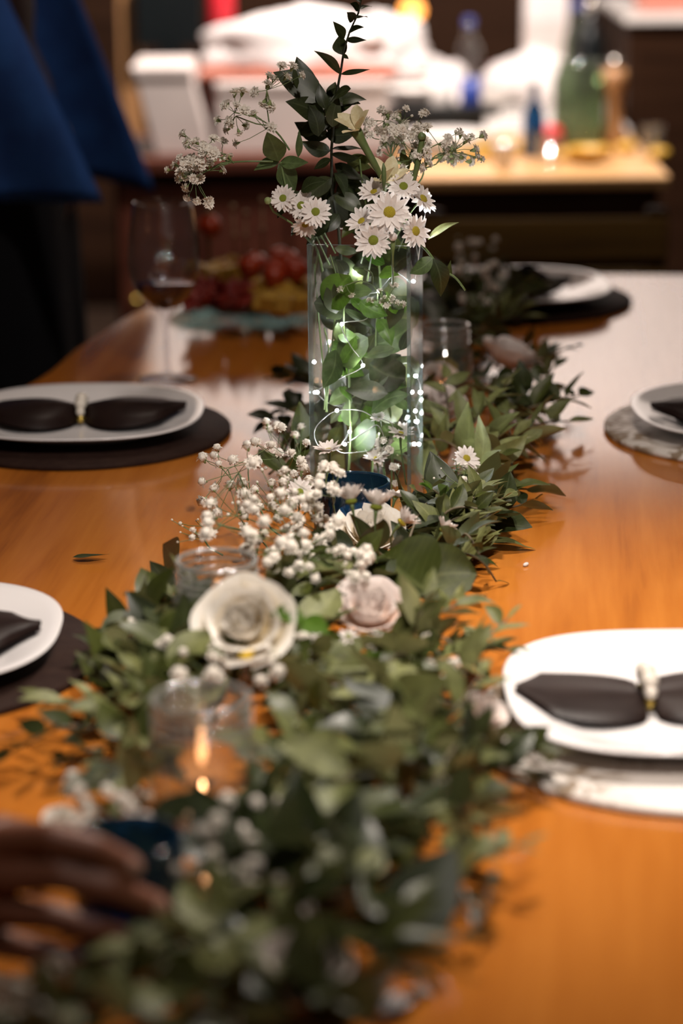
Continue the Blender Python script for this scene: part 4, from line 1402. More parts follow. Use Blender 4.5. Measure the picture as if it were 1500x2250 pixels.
# two big round leaves and others near the rose
for lab, bx, by, tx, ty, z0, z1, mt, kd, wd in (('large round olive leaf tilted up in front of the daisies', 945, 1300, 836, 1205, .035, .05, 'leafolive', 'round', 1.0),
                                                ('large round olive leaf rightmost in front of the daisies', 900, 1285, 1045, 1255, .03, .045, 'leafolive', 'round', .95),
                                                ('dark round leaf between the two large round leaves', 870, 1310, 965, 1235, .025, .04, 'leafdark', 'ovate', 1.4),
                                                ('round olive leaf right of the jar rim behind the ivory rose', 590, 1300, 645, 1258, .04, .055, 'leafolive', 'round', 1.05),
                                                ('curled grey leaf between the ivory and the blush rose', 660, 1370, 740, 1300, .05, .06, 'leafgrey', 'ovate', 1.0),
                                                ('bright green leaf pointing left over the ivory rose', 672, 1362, 592, 1352, .075, .085, 'leaffresh', 'ovate', 1.0),
                                                ('bright green leaf curling down right of the ivory rose', 668, 1355, 728, 1395, .075, .07, 'leaffresh', 'ovate', 1.1),
                                                ('dark pointed leaf left of the jar behind the rose', 385, 1250, 355, 1195, .01, .05, 'leafdark', 'ovate', 1.1),
                                                ('dark pointed leaf lowest left of the jar behind the rose', 378, 1305, 328, 1232, .01, .04, 'leafdark', 'ovate', 1.1),
                                                ('brownish leaf behind the jar rim', 560, 1235, 572, 1180, .02, .06, 'leafolive', 'ovate', .8),
                                                ('fresh green leaf under the row of small daisies', 860, 1462, 760, 1435, .045, .05, 'leaffresh', 'ovate', .8),
                                                ('yellowed round leaf below the farthest jar', 938, 830, 1000, 800, .03, .05, 'leafyellow', 'round', 1.0),
                                                ('dark leaf blade in front of the nearest jar', 330, 1800, 450, 1735, .055, .075, 'leafdark', 'ovate', 1.0),
                                                ('pale narrow leaf running across right of the nearest jar', 650, 1620, 815, 1670, .05, .05, 'leafgrey', 'lance', 1.0)):
    o = root('round_leaf' if kd == 'round' else 'single_leaf', lab, 'leaf', P(bx, by, z0))
    b0 = P(bx, by, z0); d0 = P(tx, ty, z1) - b0
    m = frame(d0, -_f + V((0, 0, .5)) + rv(.15)) @ Matrix.Diagonal((d0.length, d0.length * wd, d0.length * .7, 1))
    ob('blade', leafvar(kd, mt), o, None, m)
gs('pale twig pointing at the near right plate from the garland', [(1010, 1480, .03), (1050, 1420, .04), (1115, 1360, .05)], 'sage', 'leafgrey', 6, .04)
gs('dark twig lying above the left rim of the near right plate', [(1000, 1420, .03), (1060, 1420, .03), (1130, 1430, .025)], 'ovate', 'leafolive', 5, .04)
gs('grey green upright sprig right of the blush rose', [(890, 1420, .03), (920, 1360, .06), (935, 1310, .075)], 'sage', 'leafgrey', 7, .045)
gs('pale sprig reaching right from the blush rose', [(900, 1400, .03), (960, 1350, .05), (1030, 1320, .05)], 'sage', 'leafgrey', 7, .045)
gs('sprig curling up against the near right charger', [(940, 1620, .02), (1000, 1560, .05), (1060, 1480, .06)], 'sage', 'leafgrey', 8, .045)
gs('dark leaves overlapping the near right charger edge', [(1040, 1620, .03), (1110, 1640, .035), (1190, 1650, .03)], 'ovate', 'leafolive', 8, .045)
gs('dark leaves under the front edge of the near right plate', [(1010, 1680, .02), (1090, 1690, .03), (1160, 1700, .015)], 'ovate', 'leafdark', 7, .045)
gs('pale leafed twig lowest on the right, over bare table', [(980, 1960, .02), (1060, 1890, .03), (1150, 1850, .035)], 'sage', 'leafgrey', 7, .035)
gs('lobed dark leaves at the rim of the near left charger', [(300, 1420, .02), (250, 1410, .025), (205, 1430, .02)], 'ovate', 'leafdark', 6, .036)
gs('curled pale twig over the near left charger', [(240, 1560, .02), (170, 1545, .03), (95, 1530, .03)], 'sage', 'leafgrey', 5, .045)
gs('dark sprig arching left over the bare table', [(220, 1600, .03), (130, 1600, .035), (30, 1650, .02)], 'ovate', 'leafdark', 7, .045)
gs('dark curled twig left of the nearest jar', [(260, 1640, .02), (190, 1650, .025), (140, 1680, .015)], 'ovate', 'leafdark', 5, .03)
gs('looped dark twig on bare table at lower right', [(830, 2050, .02), (930, 2080, .012), (1040, 2040, .02), (1075, 1950, .03)], 'lance', 'leafdark', 8, .035)
gs('dark trailing sprig at the bottom of the garland', [(760, 2060, .03), (840, 2100, .02), (900, 2130, .012)], 'ovate', 'leafdark', 6, .04)
gs('dark green sprig standing in front of the farthest jar', [(1040, 740, .02), (1055, 700, .05), (1050, 640, .08)], 'ovate', 'leafolive', 9, .04)
gs('dark sprig beside the far right plate', [(1130, 680, .02), (1175, 650, .04), (1215, 625, .05)], 'ovate', 'leafdark', 7, .036)

# ------------------------------------------------------------------ the mass of the garland
ROWS = [(640, 950, 1180), (700, 950, 1190), (760, 950, 1210), (820, 940, 1220), (880, 700, 1210), (940, 640, 1190), (1000, 600, 1160), (1060, 580, 1140), (1120, 540, 1120), (1180, 480, 1090), (1240, 440, 1040), (1300, 400, 1010), (1360, 350, 1010),
        (1420, 280, 1020), (1480, 230, 1030), (1540, 190, 1030), (1600, 180, 1060), (1660, 190, 1080), (1720, 200, 1080), (1780, 190, 1050), (1840, 320, 1050), (1900, 380, 1030), (1960, 400, 1020), (2020, 400, 980), (2080, 380, 900), (2140, 150, 850), (2200, 60, 830), (2250, 20, 800), (2300, 0, 800)]


def span(y):
    y = max(ROWS[0][0], min(ROWS[-1][0] - .01, y))
    for i in range(len(ROWS) - 1):
        if ROWS[i][0] <= y <= ROWS[i + 1][0]:
            f = (y - ROWS[i][0]) / (ROWS[i + 1][0] - ROWS[i][0])
            return ROWS[i][1] + (ROWS[i + 1][1] - ROWS[i][1]) * f, ROWS[i][2] + (ROWS[i + 1][2] - ROWS[i][2]) * f
    return ROWS[-1][1:]


KEEPOUT = [(VC.x, VC.y, .078), (J1.x, J1.y, .046), (J2.x, J2.y, .046), (J3.x, J3.y, .042), (P(773, 1056, .07).x, P(773, 1056, .07).y, .045), (-.145, 1.335, .06)]


HERO = [(535, 1372, 125), (815, 1345, 115), (790, 1110, 95), (930, 1255, 115), (440, 1575, 95), (475, 1232, 85), (600, 1090, 120), (765, 1400, 80), (1122, 778, 60), (962, 890, 45), (1020, 1020, 60), (640, 1180, 90)]


def veils(p):
    px_, py_ = proj(p)
    return any((px_ - a) ** 2 + (py_ - b) ** 2 < r * r for a, b, r in HERO)


def blocked(p):
    return any((p.x - a) ** 2 + (p.y - b) ** 2 < r * r for a, b, r in KEEPOUT)


ZONES = ((600, 820, 'the far end', 16), (820, 1010, 'the vase stretch', 22), (1010, 1200, 'the votive bed', 22), (1200, 1360, 'the second jar bed', 20),
         (1360, 1520, 'the bed below roses', 22), (1520, 1700, 'the nearest jar bed', 20), (1700, 1900, 'the bed before nearest jar', 19), (1900, 2300, 'the blurred near end', 22))
USED = set()
KN = {'leafdark': 'dark green', 'leafolive': 'olive green', 'leafgrey': 'grey green', 'leaffresh': 'fresh green'}
for (ya, yb_, zone, cnt) in ZONES:
    made = 0
    tries = 0
    while made < cnt and tries < 900:
        tries += 1
        y = R.uniform(ya, yb_)
        xl, xr = span(y)
        x = R.uniform(xl, xr)
        b = P(x, y, .008)
        if blocked(b):
            continue
        ln = R.uniform(.06, .12)
        mid = (xl + xr) / 2
        an = R.uniform(0, 2 * pi)
        dx = cos(an) * ln; dy_ = sin(an) * ln * 1.1
        z1 = R.uniform(.02, .05)
        tip = b + V((dx, dy_, z1))
        px, py = proj(tip)
        a2, b2_ = span(py)
        if not (a2 - 5 < px < b2_ + 5) or py < 600 or blocked(tip) or blocked(b.lerp(tip, .5)) or veils(tip) or veils(b.lerp(tip, .5) + V((0, 0, .02))):
            continue
        if y < 1010:
            mat = R.choice(('leafolive', 'leafdark', 'leafgrey') if x > 1000 or y > 850 else ('leafolive', 'leafdark'))
        else:
            mat = R.choice(('leafolive', 'leafolive', 'leafgrey', 'leafgrey', 'leafdark'))
        kind = R.choice({'leafdark': ('ovate', 'ovate'), 'leafolive': ('ovate', 'sage', 'spoon', 'ovate'), 'leafgrey': ('sage', 'spoon', 'ovate'), 'leaffresh': ('ovate', 'spoon')}[mat])
        mp_ = b.lerp(tip, .5) + V((0, 0, R.uniform(.005, .025)))
        lens = {'ovate': .052, 'sage': .052, 'spoon': .038}[kind] * R.choice((.75, 1.0, 1.0, 1.3)) * (1.15 if y > 1360 else 1.0)
        lat = (x - xl) / (xr - xl)
        sd = 'left edge' if lat < .2 else 'left half' if lat < .45 else 'middle' if lat < .6 else 'right half' if lat < .82 else 'right edge'
        dr = ('right', 'away', 'left', 'forward')[int(((an + pi / 4) % (2 * pi)) / (pi / 2))]
        kw = {'ovate': 'oval', 'sage': 'slim', 'spoon': 'spoon'}[kind]
        lab = KN[mat] + ' ' + kw + ' leaved sprig, ' + sd + ' of ' + zone + ', pointing ' + dr
        if lab in USED:
            continue
        USED.add(lab)
        sprig('leafy_sprig', lab, [b, mp_, tip], kind, mat, R.randint(6, 8), lens, 'sprigs making up the garland', ang=52, flat=.45)
        made += 1

# small things dropped on the table
o = root('fallen_leaf', 'small lone green leaf fallen on the bare left table', 'leaf', P(160, 1226, .003))
put_leaf(o, P(160, 1226, .003), P(234, 1220, .006) - P(160, 1226, .003), V((0, 0, 1)), .035, 'ovate', 'leafdark', 'blade')
mb = MB(); mb.ball((0, 0, 0), .0022, 8, 6, (2.0, 1, .8))
o = ob('fallen_petal', mb.mesh('fallen_petal', 'petal'), None, P(1155, 1240, .0018)); o.rotation_euler = (0, 0, 1.0)
tag(o, 'tiny white petal fallen on the bare right table', 'petal')


# ------------------------------------------------------------------ reaching hand with votive
VO = P(285, 1962, .036)
vo = V((VO.x, VO.y, T + .006))
votive('dark blue votive held by the reaching hand', vo, .034, .068)
yh = vo.y - .043


def cap(mb, pts_, rads, seg=12):
    pth = [V(p) for p in pts_]
    mb.tube(pth, rads, seg)
    for p, r_ in zip(pth, rads):
        mb.ball(p, r_, 12, 8)


hm = MB()
fing = {'index': ([(-10, 1850, .012), (110, 1838, -.004), (205, 1862, -.006), (288, 1900, .0)], (.0115, .0098, .0088, .0074)),
        'middle': ([(-5, 1925, .006), (130, 1922, -.006), (240, 1950, -.006), (345, 1988, .004)], (.0118, .0102, .0092, .0076)),
        'ring': ([(-15, 2000, .008), (110, 2012, -.002), (210, 2040, -.004), (300, 2062, .004)], (.0112, .0096, .0086, .0072)),
        'pinky': ([(-30, 2065, .014), (80, 2090, .006), (160, 2112, .002), (228, 2122, .006)], (.0098, .0084, .0076, .0064))}
nails = []
for k_, (ps, rd) in fing.items():
    q = [PY(a, b, yh + c) for a, b, c in ps]
    for p_ in q:
        p_.z = max(p_.z, T + .010)
    cap(hm, q, rd)
    nails.append((q[2], q[3], rd[3]))
th = [PY(-110, 1880, vo.y - .005), PY(0, 1835, vo.y + .022), PY(110, 1850, vo.y + .040), PY(215, 1878, vo.y + .042)]
cap(hm, th, (.016, .0135, .0112, .009))
pal = [PY(-170, 1935, yh + .02), PY(-30, 1860, yh + .014), PY(-25, 1930, yh + .012), PY(-35, 2000, yh + .014), PY(-50, 2060, yh + .018)]
for p_ in pal:
    p_.z = max(p_.z, T + .014)
for p_ in pal[1:]:
    cap(hm, [pal[0], p_], (.019, .0135))
for a, b in zip(pal[1:-1], pal[2:]):
    cap(hm, [a, b], (.0135, .0135))
wr = [pal[0], PY(-300, 1950, yh + .02), PY(-520, 1930, yh + .01), PY(-1100, 1700, yh)]
cap(hm, wr, (.022, .024, .030, .040))
arm = root('person', 'person outside the frame reaching in with a bare hand to grip the votive', 'person', onT(pal[0]))
hme = remeshed('hand', hm, .0024, 'skin', 5)
hme.transform(Matrix.Translation(-V(arm.location)))
ob('hand', hme, arm)
for a, b, r_ in nails:
    d = (b - a).normalized()
    nm = MB(); nm.ball((0, 0, 0), .0055, 10, 6, (1.15, .85, .3))
    nn = (V((0, -1, .5)) - d * V((0, -1, .5)).dot(d)).normalized()
    ob('fingernail', nm.mesh('fingernail', 'nail'), arm, None, Matrix.Translation(b + nn * (r_ * .82) - V(arm.location)) @ frame(d, nn))
sl = MB()
sl.tube([PY(-420, 1940, yh + .015) - V(arm.location), PY(-520, 1930, yh + .01) - V(arm.location), PY(-1100, 1700, yh) - V(arm.location)], (.036, .040, .052), 18, False)
o = ob('sleeve', sl.mesh('sleeve', 'black'), arm)
sm = o.modifiers.new('solid', 'SOLIDIFY'); sm.thickness = .002

# ------------------------------------------------------------------ standing person at left
pp = V((-.56, 3.66, 0))
per = root('person', 'standing person in open blue jacket and black trousers beside the table', 'person', pp)


def bodyvol(which):
    mb = MB()
    hip = [(0, -.085, .90), (0, .085, .90)]
    inf = .0 if which == 'skin' else .018
    if which in ('skin', 'trousers'):
        for s in (-1, 1):
            if which == 'skin':
                cap(mb, [(0, s * .085, .90), (.02, s * .09, .50), (0, s * .09, .09)], (.085, .056, .036))
                cap(mb, [(0, s * .09, .05), (.14, s * .10, .035)], (.036, .028))
            else:
                cap(mb, [(.03, s * .085, .90), (.06, s * .10, .62), (.04, s * .095, .48), (0, s * .09, .10)], (.125, .105, .08, .06))
        mb.ball((.02, 0, .92), .15, 16, 10, (1.0, 1.15, 1.0))
    if which in ('skin', 'top'):
        mb.ball((.0, 0, 1.0), .13 + inf, 16, 10, (.95, 1.1, 1.1))
        mb.ball((-.02, 0, 1.16), .14 + inf, 16, 10, (.85, 1.1, 1.1))
        mb.ball((-.04, 0, 1.32), .15 + inf, 16, 10, (.8, 1.2, .8))
        for s in (-1, 1):
            if which == 'top':
                cap(mb, [(-.05, s * .17, 1.40), (-.09, s * .22, 1.14)], (.062, .052))
    if which == 'skin':
        for s in (-1, 1):
            cap(mb, [(-.05, s * .17, 1.40), (-.09, s * .22, 1.13), (-.17, s * .20, .93)], (.05, .038, .026))
            cap(mb, [(-.17, s * .20, .93), (-.18, s * .19, .87)], (.03, .026))
            for k in range(4):
                cap(mb, [(-.185, s * .19 - .018 + .012 * k, .865), (-.175, s * .19 - .022 + .014 * k, .83), (-.165, s * .19 - .022 + .014 * k, .80)], (.010, .009, .008), 8)
            cap(mb, [(-.165, s * .17, .88), (-.15, s * .16, .845)], (.011, .009), 8)
        cap(mb, [(-.04, 0, 1.42), (-.02, 0, 1.52)], (.06, .055))
        mb.ball((0.0, 0, 1.62), .105, 18, 12, (.95, .78, 1.12))
        mb.ball((.03, 0, 1.56), .07, 14, 10, (.9, .8, .9))
        cap(mb, [(.095, 0, 1.625), (.118, 0, 1.595)], (.010, .014), 8)
        for s in (-1, 1):
            mb.ball((-.01, s * .085, 1.61), .028, 10, 6, (.7, .4, 1.1))
    return mb


ob('body', remeshed('body', bodyvol('skin'), .011, 'skin', 4), per)
ob('trousers', remeshed('trousers', bodyvol('trousers'), .012, 'black', 6), per)
ob('blouse', remeshed('blouse', bodyvol('top'), .012, 'maroon', 6), per)
hb = MB(); hb.ball((-.02, 0, 1.655), .115, 18, 12, (1.0, .85, 1.0)); hb.ball((-.06, 0, 1.56), .09, 14, 10, (.8, .95, 1.3))
ob('hair', remeshed('hair', hb, .011, 'hair', 4), per)
for s in (-1, 1):
    mb = MB(); cap(mb, [(-.04, s * .09, .045), (.05, s * .095, .04), (.15, s * .10, .03)], (.042, .042, .028))
    ob('shoe', remeshed('shoe', mb, .009, 'black', 4), per)
    mb = MB(); mb.ball((.098, s * .034, 1.635), .011, 10, 6, (.4, 1.2, .6)); ob('eye', mb.mesh('eye', 'screen'), per)
mb = MB(); mb.ball((.098, 0, 1.555), .02, 10, 6, (.4, 1.2, .35)); ob('mouth', mb.mesh('mouth', 'terracotta'), per)


def jacket(t, vv):
    # t: 0 shoulders .. 1 hem; vv: near front edge, round the back, far front edge
    z = 1.42 - .52 * t
    a = radians(-62) - vv * radians(236)
    rx = .155 + .03 * t; ry = .215 + .02 * t
    cx = -.05 + .04 * t
    fold = .022 * sin(vv * 34 + 2 * t) * t
    x = cx + (rx + fold) * cos(a); y = (ry + fold) * sin(a)
    e0 = max(0, 1 - vv / .16); e1 = max(0, 1 - (1 - vv) / .2)
    x += e0 * (-.03 + .17 * t) + e1 * (.03 + .17 * t)
    y += e1 * .02
    z -= .05 * e1 * t
    return (x, y, z)


mb = MB(); mb.grid(jacket, 26, 70)
jk = ob('jacket', mb.mesh('jacket', 'blue'), per)
sm = jk.modifiers.new('solid', 'SOLIDIFY'); sm.thickness = .004
for s in (-1, 1):
    mb = MB(); cap(mb, [(-.05, s * .185, 1.40), (-.10, s * .245, 1.14), (-.165, s * .215, .96)], (.078, .066, .055))
    ob('sleeve', remeshed('sleeve', mb, .011, 'blue', 5), per)

# ------------------------------------------------------------------ back of the room
# bench behind the table
by_ = 4.1
def X(px, y):
    return PY(px, 600, y).x
bn = root('wooden_bench', 'olive brown wooden bench with plank back behind the table', 'bench', V((X(1200, by_), by_, 0)))
x0 = X(930, by_) - bn.location.x; x1 = X(1467, by_) - bn.location.x
for z0, z1 in ((.60, .675), (.69, .763)):
    o = ob('back_plank', MB().box(x0, x1, .0, .022, z0, z1).mesh('back_plank', 'olivewood', False), bn); bevel(o, .006)
o = ob('seat', MB().box(x0, x1, -.36, .0, .43, .46).mesh('seat', 'olivewood', False), bn); bevel(o, .006)
for xx in (x0 + .0, x1 - .035):
    o = ob('post', MB().box(xx, xx + .035, .022, .06, 0, .775).mesh('post', 'darkwood', False), bn); bevel(o, .005)
    o = ob('leg', MB().box(xx, xx + .035, -.34, -.30, 0, .43).mesh('leg', 'darkwood', False), bn)

# console table of pale wood
cy = P(1200, 388, 0).y
ct = root('console_table', 'wooden side table with pale top and dark front crowded with tableware', 'table', V((X(1150, cy), cy, 0)))
cx0 = PY(876, 388, cy).x - ct.location.x; cx1 = PY(1472, 388, cy).x - ct.location.x
o = ob('top', MB().box(cx0, cx1, 0, .69, T - .025, T).mesh('top', 'palewood', False), ct); bevel(o, .005)
o = ob('front_board', MB().box(cx0 + .01, cx1 - .02, .015, .035, T - .16, T - .026).mesh('front_board', 'darkwood', False), ct)
o = ob('lower_board', MB().box(cx0 + .01, cx1 - .02, .04, .06, .1, T - .161).mesh('lower_board', 'darkwood', False), ct)
for xx in (cx0 + .01, cx1 - .06):
    for yy in (.07, .63):
        ob('leg', MB().box(xx, xx + .04, yy, yy + .04, 0, T - .026).mesh('leg', 'darkwood', False), ct)

# maroon sideboard at left
sy0 = P(600, 346, 0).y
sb = root('sideboard', 'dark maroon sideboard carrying the white boxes', 'sideboard', V((X(600, sy0), sy0, 0)))
s0 = PY(225, 346, sy0).x - sb.location.x; s1 = PY(858, 346, sy0).x - sb.location.x
o = ob('top', MB().box(s0, s1, 0, .42, T - .03, T).mesh('top', 'maroonwood', False), sb); bevel(o, .004)
ob('body', MB().box(s0 + .02, s1 - .02,   .03, .40, .06, T - .031).mesh('body', 'darkwood', False), sb)
for k in range(3):
    w_ = (s1 - s0 - .06) / 3
    d_ = ob('door', MB().box(s0 + .03 + k * w_, s0 + .02 + (k + 1) * w_, .012, .029, .1, T - .06).mesh('door', 'maroonwood', False), sb)
    mbk = MB(); mbk.ball((s0 + .06 + k * w_, .004, .45), .01, 10, 6); ob('knob', mbk.mesh('knob', 'gold'), d_)


def wbox(label, xa, xb, ybot, ytop, y, dep, mat='boxwhite', lean=0.0, name='white_box'):
    a = PY(xa, ybot, y); b = PY(xb, ytop, y)
    a.z = T + .0005
    wdt = b.x - a.x; hgt = b.z - a.z
    rt = root(name, label, 'box', V((a.x, y, T + .0005)))
    mb = MB().box(0, wdt, 0, dep, 0, hgt * .86)
    mb.v = [(v[0] - lean * (v[2] / hgt), v[1], v[2]) for v in mb.v]
    o = ob('carton', mb.mesh('carton', mat, False), rt); bevel(o, .004)
    mb = MB().box(-.003, wdt + .003, -.003, dep + .003, hgt * .86, hgt)
    mb.v = [(v[0] - lean * (v[2] / hgt), v[1], v[2]) for v in mb.v]
    o = ob('lid', mb.mesh('lid', mat, False), rt); bevel(o, .005)
    return rt, hgt


wbox('narrow white lidded box at the left end of the sideboard', 342, 462, 330, 145, 5.08, .24, lean=.045)
_, hb2 = wbox('wide white lidded box under the cloth on the sideboard', 478, 848, 330, 178, 5.10, .26)


# crumpled cloth bundle on the wide box
def cloth_bundle(name, label, c, sx, sy, sz, mat, seed, cat='cloth', amp=.3):
    def fn(t, vv):
        a = vv * 2 * pi
        e = t * pi
        d = V((sin(e) * cos(a), sin(e) * sin(a), cos(e)))
        k = 1 + amp * noise.noise(d * 1.6 + V((seed, 0, 0))) + .12 * noise.noise(d * 5 + V((0, seed, 0)))
        p = V((d.x * sx * k, d.y * sy * k, max(d.z * sz * k, -sz * .35) + sz * .35))
        return p
    mb = MB(); mb.grid(fn, 18, 30)
    o = ob(name, mb.mesh(name, mat), None, c)
    return tag(o, label, cat)


zt = T + hb2 + .004
o = ob('serving_board', MB().box(-.21, .21, -.11, .11, 0, .018).mesh('serving_board', 'terracotta', False), None, V((PY(655, 160, 5.2).x, 5.24, zt)))
bevel(o, .006); tag(o, 'reddish board between the wide white box and the cloth', 'board')
cloth_bundle('cloth_bundle', 'big crumpled white cloth bundle lying on the reddish board', V((PY(640, 100, 5.2).x, 5.24, zt + .0185)), .22, .10, .085, 'clothwhite', 3)

# back counter with tableware
ky = 5.47
kc = root('kitchen_counter', 'white topped kitchen counter at the back full of dishes', 'counter', V((.5, ky, 0)))
o = ob('worktop', MB().box(-.50, .16, 0, 1.08, T - .03, T).mesh('worktop', 'china', False), kc); bevel(o, .004)
ob('cabinet', MB().box(-.48, .14, .02, 1.06, 0, T - .031).mesh('cabinet', 'darkwood', False), kc)

_, hb3 = wbox('white carton standing between the wide white box and back counter dishes', 775, 940, 250, 165, 5.50, .16)
cloth_bundle('cloth_bundle', 'smaller white cloth heap at right end of the board', V((PY(858, 90, 5.58).x, 5.58, T + hb3 + .002)), .09, .075, .10, 'clothwhite', 9)


def vessel(name, label, cat, px, ybot, y, prof, mat, parts=(), group=None, sc=1.0, seg=24):
    c = PY(px, ybot, y)
    c.z = T + .001
    rt = root(name, label, cat, c, group)
    ob('body', MB().lathe([(r_ * sc, z_ * sc) for r_, z_ in prof], seg).mesh('body', mat), rt)
    for pn, pprof, pm in parts:
        ob(pn, MB().lathe([(r_ * sc, z_ * sc) for r_, z_ in pprof], seg).mesh(pn, pm), rt)
    return rt


BOWL = [(.001, 0), (.03, 0), (.034, .004), (.06, .025), (.075, .05), (.077, .055), (.073, .054), (.058, .028), (.03, .008), (.001, .007)]
DISH = [(.001, 0), (.06, 0), (.09, .008), (.105, .016), (.106, .019), (.09, .012), (.06, .005), (.001, .005)]
CUP = [(.001, 0), (.025, 0), (.034, .02), (.038, .07), (.039, .08), (.036, .08), (.034, .03), (.024, .006), (.001, .005)]
BOT = [(.001, 0), (.034, 0), (.037, .005), (.037, .13), (.03, .16), (.014, .185), (.0135, .235), (.001, .236)]
CAPP = [(.0145, .215), (.0155, .215), (.0155, .242), (.001, .243)]
MUG = [(.001, 0), (.03, 0), (.032, .004), (.032, .08), (.030, .08), (.029, .006), (.001, .005)]
MILL = [(.001, 0), (.03, 0), (.031, .02), (.02, .05), (.018, .10), (.028, .14), (.026, .17), (.001, .171)]
TUMB = [(.001, 0), (.028, 0), (.033, .09), (.031, .09), (.026, .006), (.001, .005)]
JUG = [(.001, 0), (.05, 0), (.055, .01), (.055, .14), (.045, .165), (.045, .18), (.042, .18), (.042, .164), (.051, .138), (.05, .012), (.001, .006)]

# on the pale console
vessel('dark_blue_bottle', 'small dark blue bottle at the middle of the pale console', 'bottle', 1172, 342, 5.0, BOT, 'blueglass', (('cap', CAPP, 'screen'),), sc=.62)
vessel('glass_jug', 'clear greenish glass jug on the pale console', 'jug', 1270, 322, 5.14, JUG, 'greenglass', sc=1.0)
vessel('pepper_mill', 'tall brown wooden pepper mill at the right of the console', 'pepper mill', 1347, 318, 5.15, MILL, 'postwood', (('knob', [(.001, .171), (.012, .172), (.014, .185), (.008, .195), (.001, .197)], 'alu'),), sc=.95)
vessel('tea_cup', 'white cup left of the dark blue bottle', 'cup', 1105, 372, 4.84, CUP, 'china', group='cups on the console', sc=.6)
vessel('tumbler', 'small clear tumbler at the front of the console', 'glass', 1205, 372, 4.84, TUMB, 'jar', group='tumblers on the console', sc=.7)
vessel('tumbler', 'clear tumbler at the right corner of the console', 'glass', 1430, 350, 4.98, TUMB, 'jar', group='tumblers on the console', sc=.7)
vessel('serving_bowl', 'yellow bowl right of the dark blue bottle', 'bowl', 1290, 360, 4.9, BOWL, 'yellowfood', group='bowls on the console', sc=.55)
vessel('serving_bowl', 'yellow bowl left of the dark blue bottle', 'bowl', 1085, 335, 5.06, BOWL, 'yellowfood', group='bowls on the console', sc=.6)
vessel('red_apple', 'pinkish red apple beside the dark blue bottle', 'fruit', 1206, 335, 5.08, [(.001, .004), (.012, 0), (.026, .012), (.030, .03), (.024, .05), (.01, .055), (.002, .05)], 'redplastic', sc=1.0)
for k in range(7):
    px = (1010, 1060, 1130, 1240, 1320, 1380, 1440)[k]
    mb = MB(); mb.lathe([(.001, 0), (.02, .001), (.024, .01), (.018, .02), (.001, .024)], 14, shape=lambda a: 1 + .1 * sin(2 * a))
    o = ob('bread_roll', mb.mesh('bread_roll', 'yellowfood'), None, V((PY(px, 352, 5.0).x, 5.0 + .05 * (k % 3 - 1), T + .0005)))
    tag(o, ('leftmost', 'second from left', 'third from left', 'middle', 'third from right', 'second from right', 'rightmost')[k] + ' of the small golden bread rolls on the pale console', 'bread roll', 'bread rolls on the console')
for k in range(4):
    o = ob('white_plate', MB().lathe(DISH, 40).mesh('white_plate', 'china'), None, V((PY(985, 320, 5.1).x, 5.1, T + .0005 + .0065 * k)))
    tag(o, 'white plate in the stack at the left of the console', 'plate', 'stack of plates on the console')
mb = MB().box(-.12, .12, -.09, .09, 0, .012)
tr_ = root('black_tray', 'black tray standing behind the stack of plates', 'tray', V((PY(962, 300, 5.35).x, 5.36, T + .0005)))
ob('tray_foot', MB().box(-.1, .1, -.07, .07, 0, .05).mesh('tray_foot', 'screen', False), tr_)
ob('tray_plate', MB().box(-.125, .125, -.09, .09, .051, .062).mesh('tray_plate', 'screen', False), tr_)
ob('tray_rim', MB().box(-.13, .13, -.098, -.0905, .051, .075).mesh('tray_rim', 'screen', False), tr_)
zt2 = T + .063
for lab, px, nm, pf, mt, s_, dy in (('white bowl on the black tray', 905, 'white_bowl', BOWL, 'china', .8, 0), ('white mug on the black tray', 965, 'white_mug', MUG, 'china', .95, -.02), ('blue mug on the black tray', 1035, 'blue_mug', MUG, 'bluelabel', .75, .02)):
    o = ob(nm, MB().lathe([(r_ * s_, z_ * s_) for r_, z_ in pf], 28).mesh(nm, mt), None, V((PY(px, 235, 5.36).x, 5.36 + dy, zt2)))
    tag(o, lab, nm.split('_')[1])
# on the counter
cloth_bundle('cloth_bundle', 'white paper bundle at the left of the back counter', V((PY(960, 180, 5.95).x, 5.98, T + .001)), .085, .07, .08, 'clothwhite', 21, 'paper')
cloth_bundle('cloth_bundle', 'white kitchen towel heaped on the right of the back counter', V((PY(1175, 170, 5.98).x, 6.0, T + .001)), .11, .08, .09, 'clothwhite', 31, 'towel')
vessel('water_bottle', 'clear bottle with a blue cap on the back counter', 'bottle', 1030, 200, 6.15, BOT, 'jar', (('cap', CAPP, 'bluelabel'),), sc=.8)
vessel('serving_bowl', 'white bowl at the front of the back counter', 'bowl', 1085, 225, 5.95, BOWL, 'china', group='bowls on the back counter', sc=.9)
vessel('wine_bottle', 'dark bottle at the right end of the back counter', 'bottle', 1295, 190, 6.1, BOT, 'screen', (('cap', CAPP, 'alu'),), sc=1.0)
vessel('wine_bottle', 'green glass bottle behind the kitchen towel', 'bottle', 1265, 190, 6.2, BOT, 'greenglass', (('cap', CAPP, 'bluelabel'),), sc=.95)
vessel('pink_cup', 'pink paper cup beside the blue capped bottle', 'cup', 1112, 200, 6.12, CUP, 'pinkish', sc=1.0)
vessel('steel_cup', 'steel cup next to the dark bottle', 'cup', 1318, 215, 5.95, MUG, 'alu', sc=1.0)
a_ = PY(1155, 75, 6.3); b_ = PY(1250, -30, 6.3)
wb_ = root('white_carton', 'tall white carton at the back of the counter', 'box', V(((a_.x + b_.x) / 2, 6.36, T + .001)))
o = ob('carton', MB().box(-.055, .055, -.04, .04, 0, .24).mesh('carton', 'boxwhite', False), wb_); bevel(o, .004)
o = ob('flap', MB().box(-.055, .055, -.042, -.0405, .17, .235).mesh('flap', 'clothwhite', False), wb_)
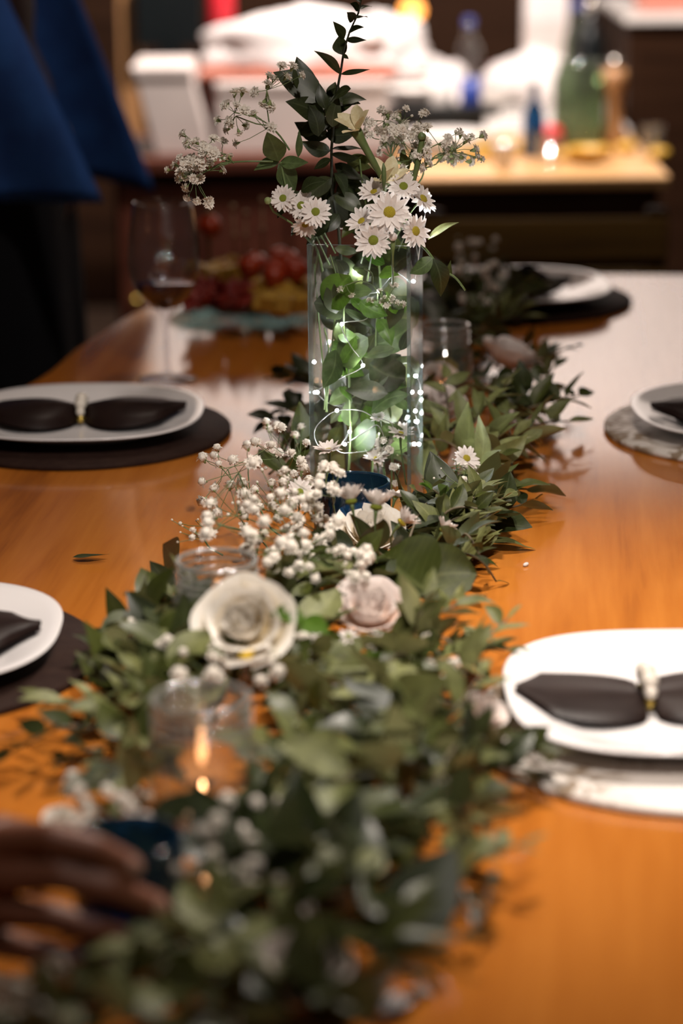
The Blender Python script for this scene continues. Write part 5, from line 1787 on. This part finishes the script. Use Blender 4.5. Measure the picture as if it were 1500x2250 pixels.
# glowing lantern
ln_ = root('lantern', 'small lantern with orange glow at the back of the room', 'lantern', V((PY(905, 20, 6.75).x, 6.75, .6)))
gz = PY(905, 22, 6.75).z - .6
ob('stand', MB().lathe([(.001, -.6), (.08, -.6), (.08, -.585), (.015, -.57), (.012, gz - .05), (.05, gz - .045), (.05, gz - .035), (.001, gz - .034)], 24).mesh('stand', 'darkwood'), ln_)
ob('glow', MB().lathe([(.001, gz - .03), (.026, gz - .02), (.032, gz), (.024, gz + .02), (.001, gz + .035)], 16).mesh('glow', emit('lantern_glow', (1.0, .36, .08), 5)), ln_)
# mantel cabinet at right
mc = root('mantel_cabinet', 'dark cabinet with white shelf along its top at right', 'cabinet', V((1.12, 5.75, 0)))
mx0 = PY(1372, 60, 5.75).x - 1.12
zt3 = PY(1430, 52, 5.75).z
ob('body', MB().box(mx0 + .01, .6, .02, .6, 0, zt3 - .001).mesh('body', 'darkwood', False), mc)
o = ob('shelf', MB().box(mx0, .61, 0, .62, zt3, zt3 + .022).mesh('shelf', 'china', False), mc); bevel(o, .004)
for k in range(2):
    ob('door', MB().box(mx0 + .03 + k * .28, mx0 + .29 + k * .28, .003, .019, .08, zt3 - .05).mesh('door', 'darkwood', False), mc)
o = ob('red_book', MB().box(0, .12, 0, .16, 0, .03).mesh('red_book', 'terracotta', False), None, V((PY(1410, 30, 5.85).x, 5.85, zt3 + .0225))); tag(o, 'reddish book lying on the white shelf', 'book'); bevel(o, .003)
# left back: post, dark screen, red candle
struct('trim_1', MB().box(PY(262, 60, 6.4).x, PY(306, 60, 6.4).x, 6.4, 6.46, 0, 2.75).mesh('trim_1', 'postwood', False))
dsn = root('dark_screen', 'black screen standing at the back left beside the wooden post', 'screen', V((PY(372, 50, 6.3).x, 6.3, 0)))
zc = PY(372, 50, 6.3).z
ob('panel', MB().box(-.085, .085, 0, .03, zc - .06, zc + .14).mesh('panel', 'screen', False), dsn)
ob('stand', MB().box(-.03, .03, .005, .025, .02, zc - .061).mesh('stand', 'screen', False), dsn)
ob('foot', MB().box(-.1, .1, -.1, .12, 0, .019).mesh('foot', 'screen', False), dsn)
rc = V((PY(486, 60, 5.40).x, 5.40, T + .0005))
cd = root('red_candle', 'thick red candle standing behind the white boxes', 'candle', rc)
ob('wax', MB().lathe([(.001, 0), (.031, 0), (.031, .40), (.028, .405), (.001, .40)], 24).mesh('wax', 'redplastic'), cd)
ob('wick', MB().tube([(0, 0, .40), (.001, 0, .415)], .001, 5).mesh('wick', 'stemdark'), cd)
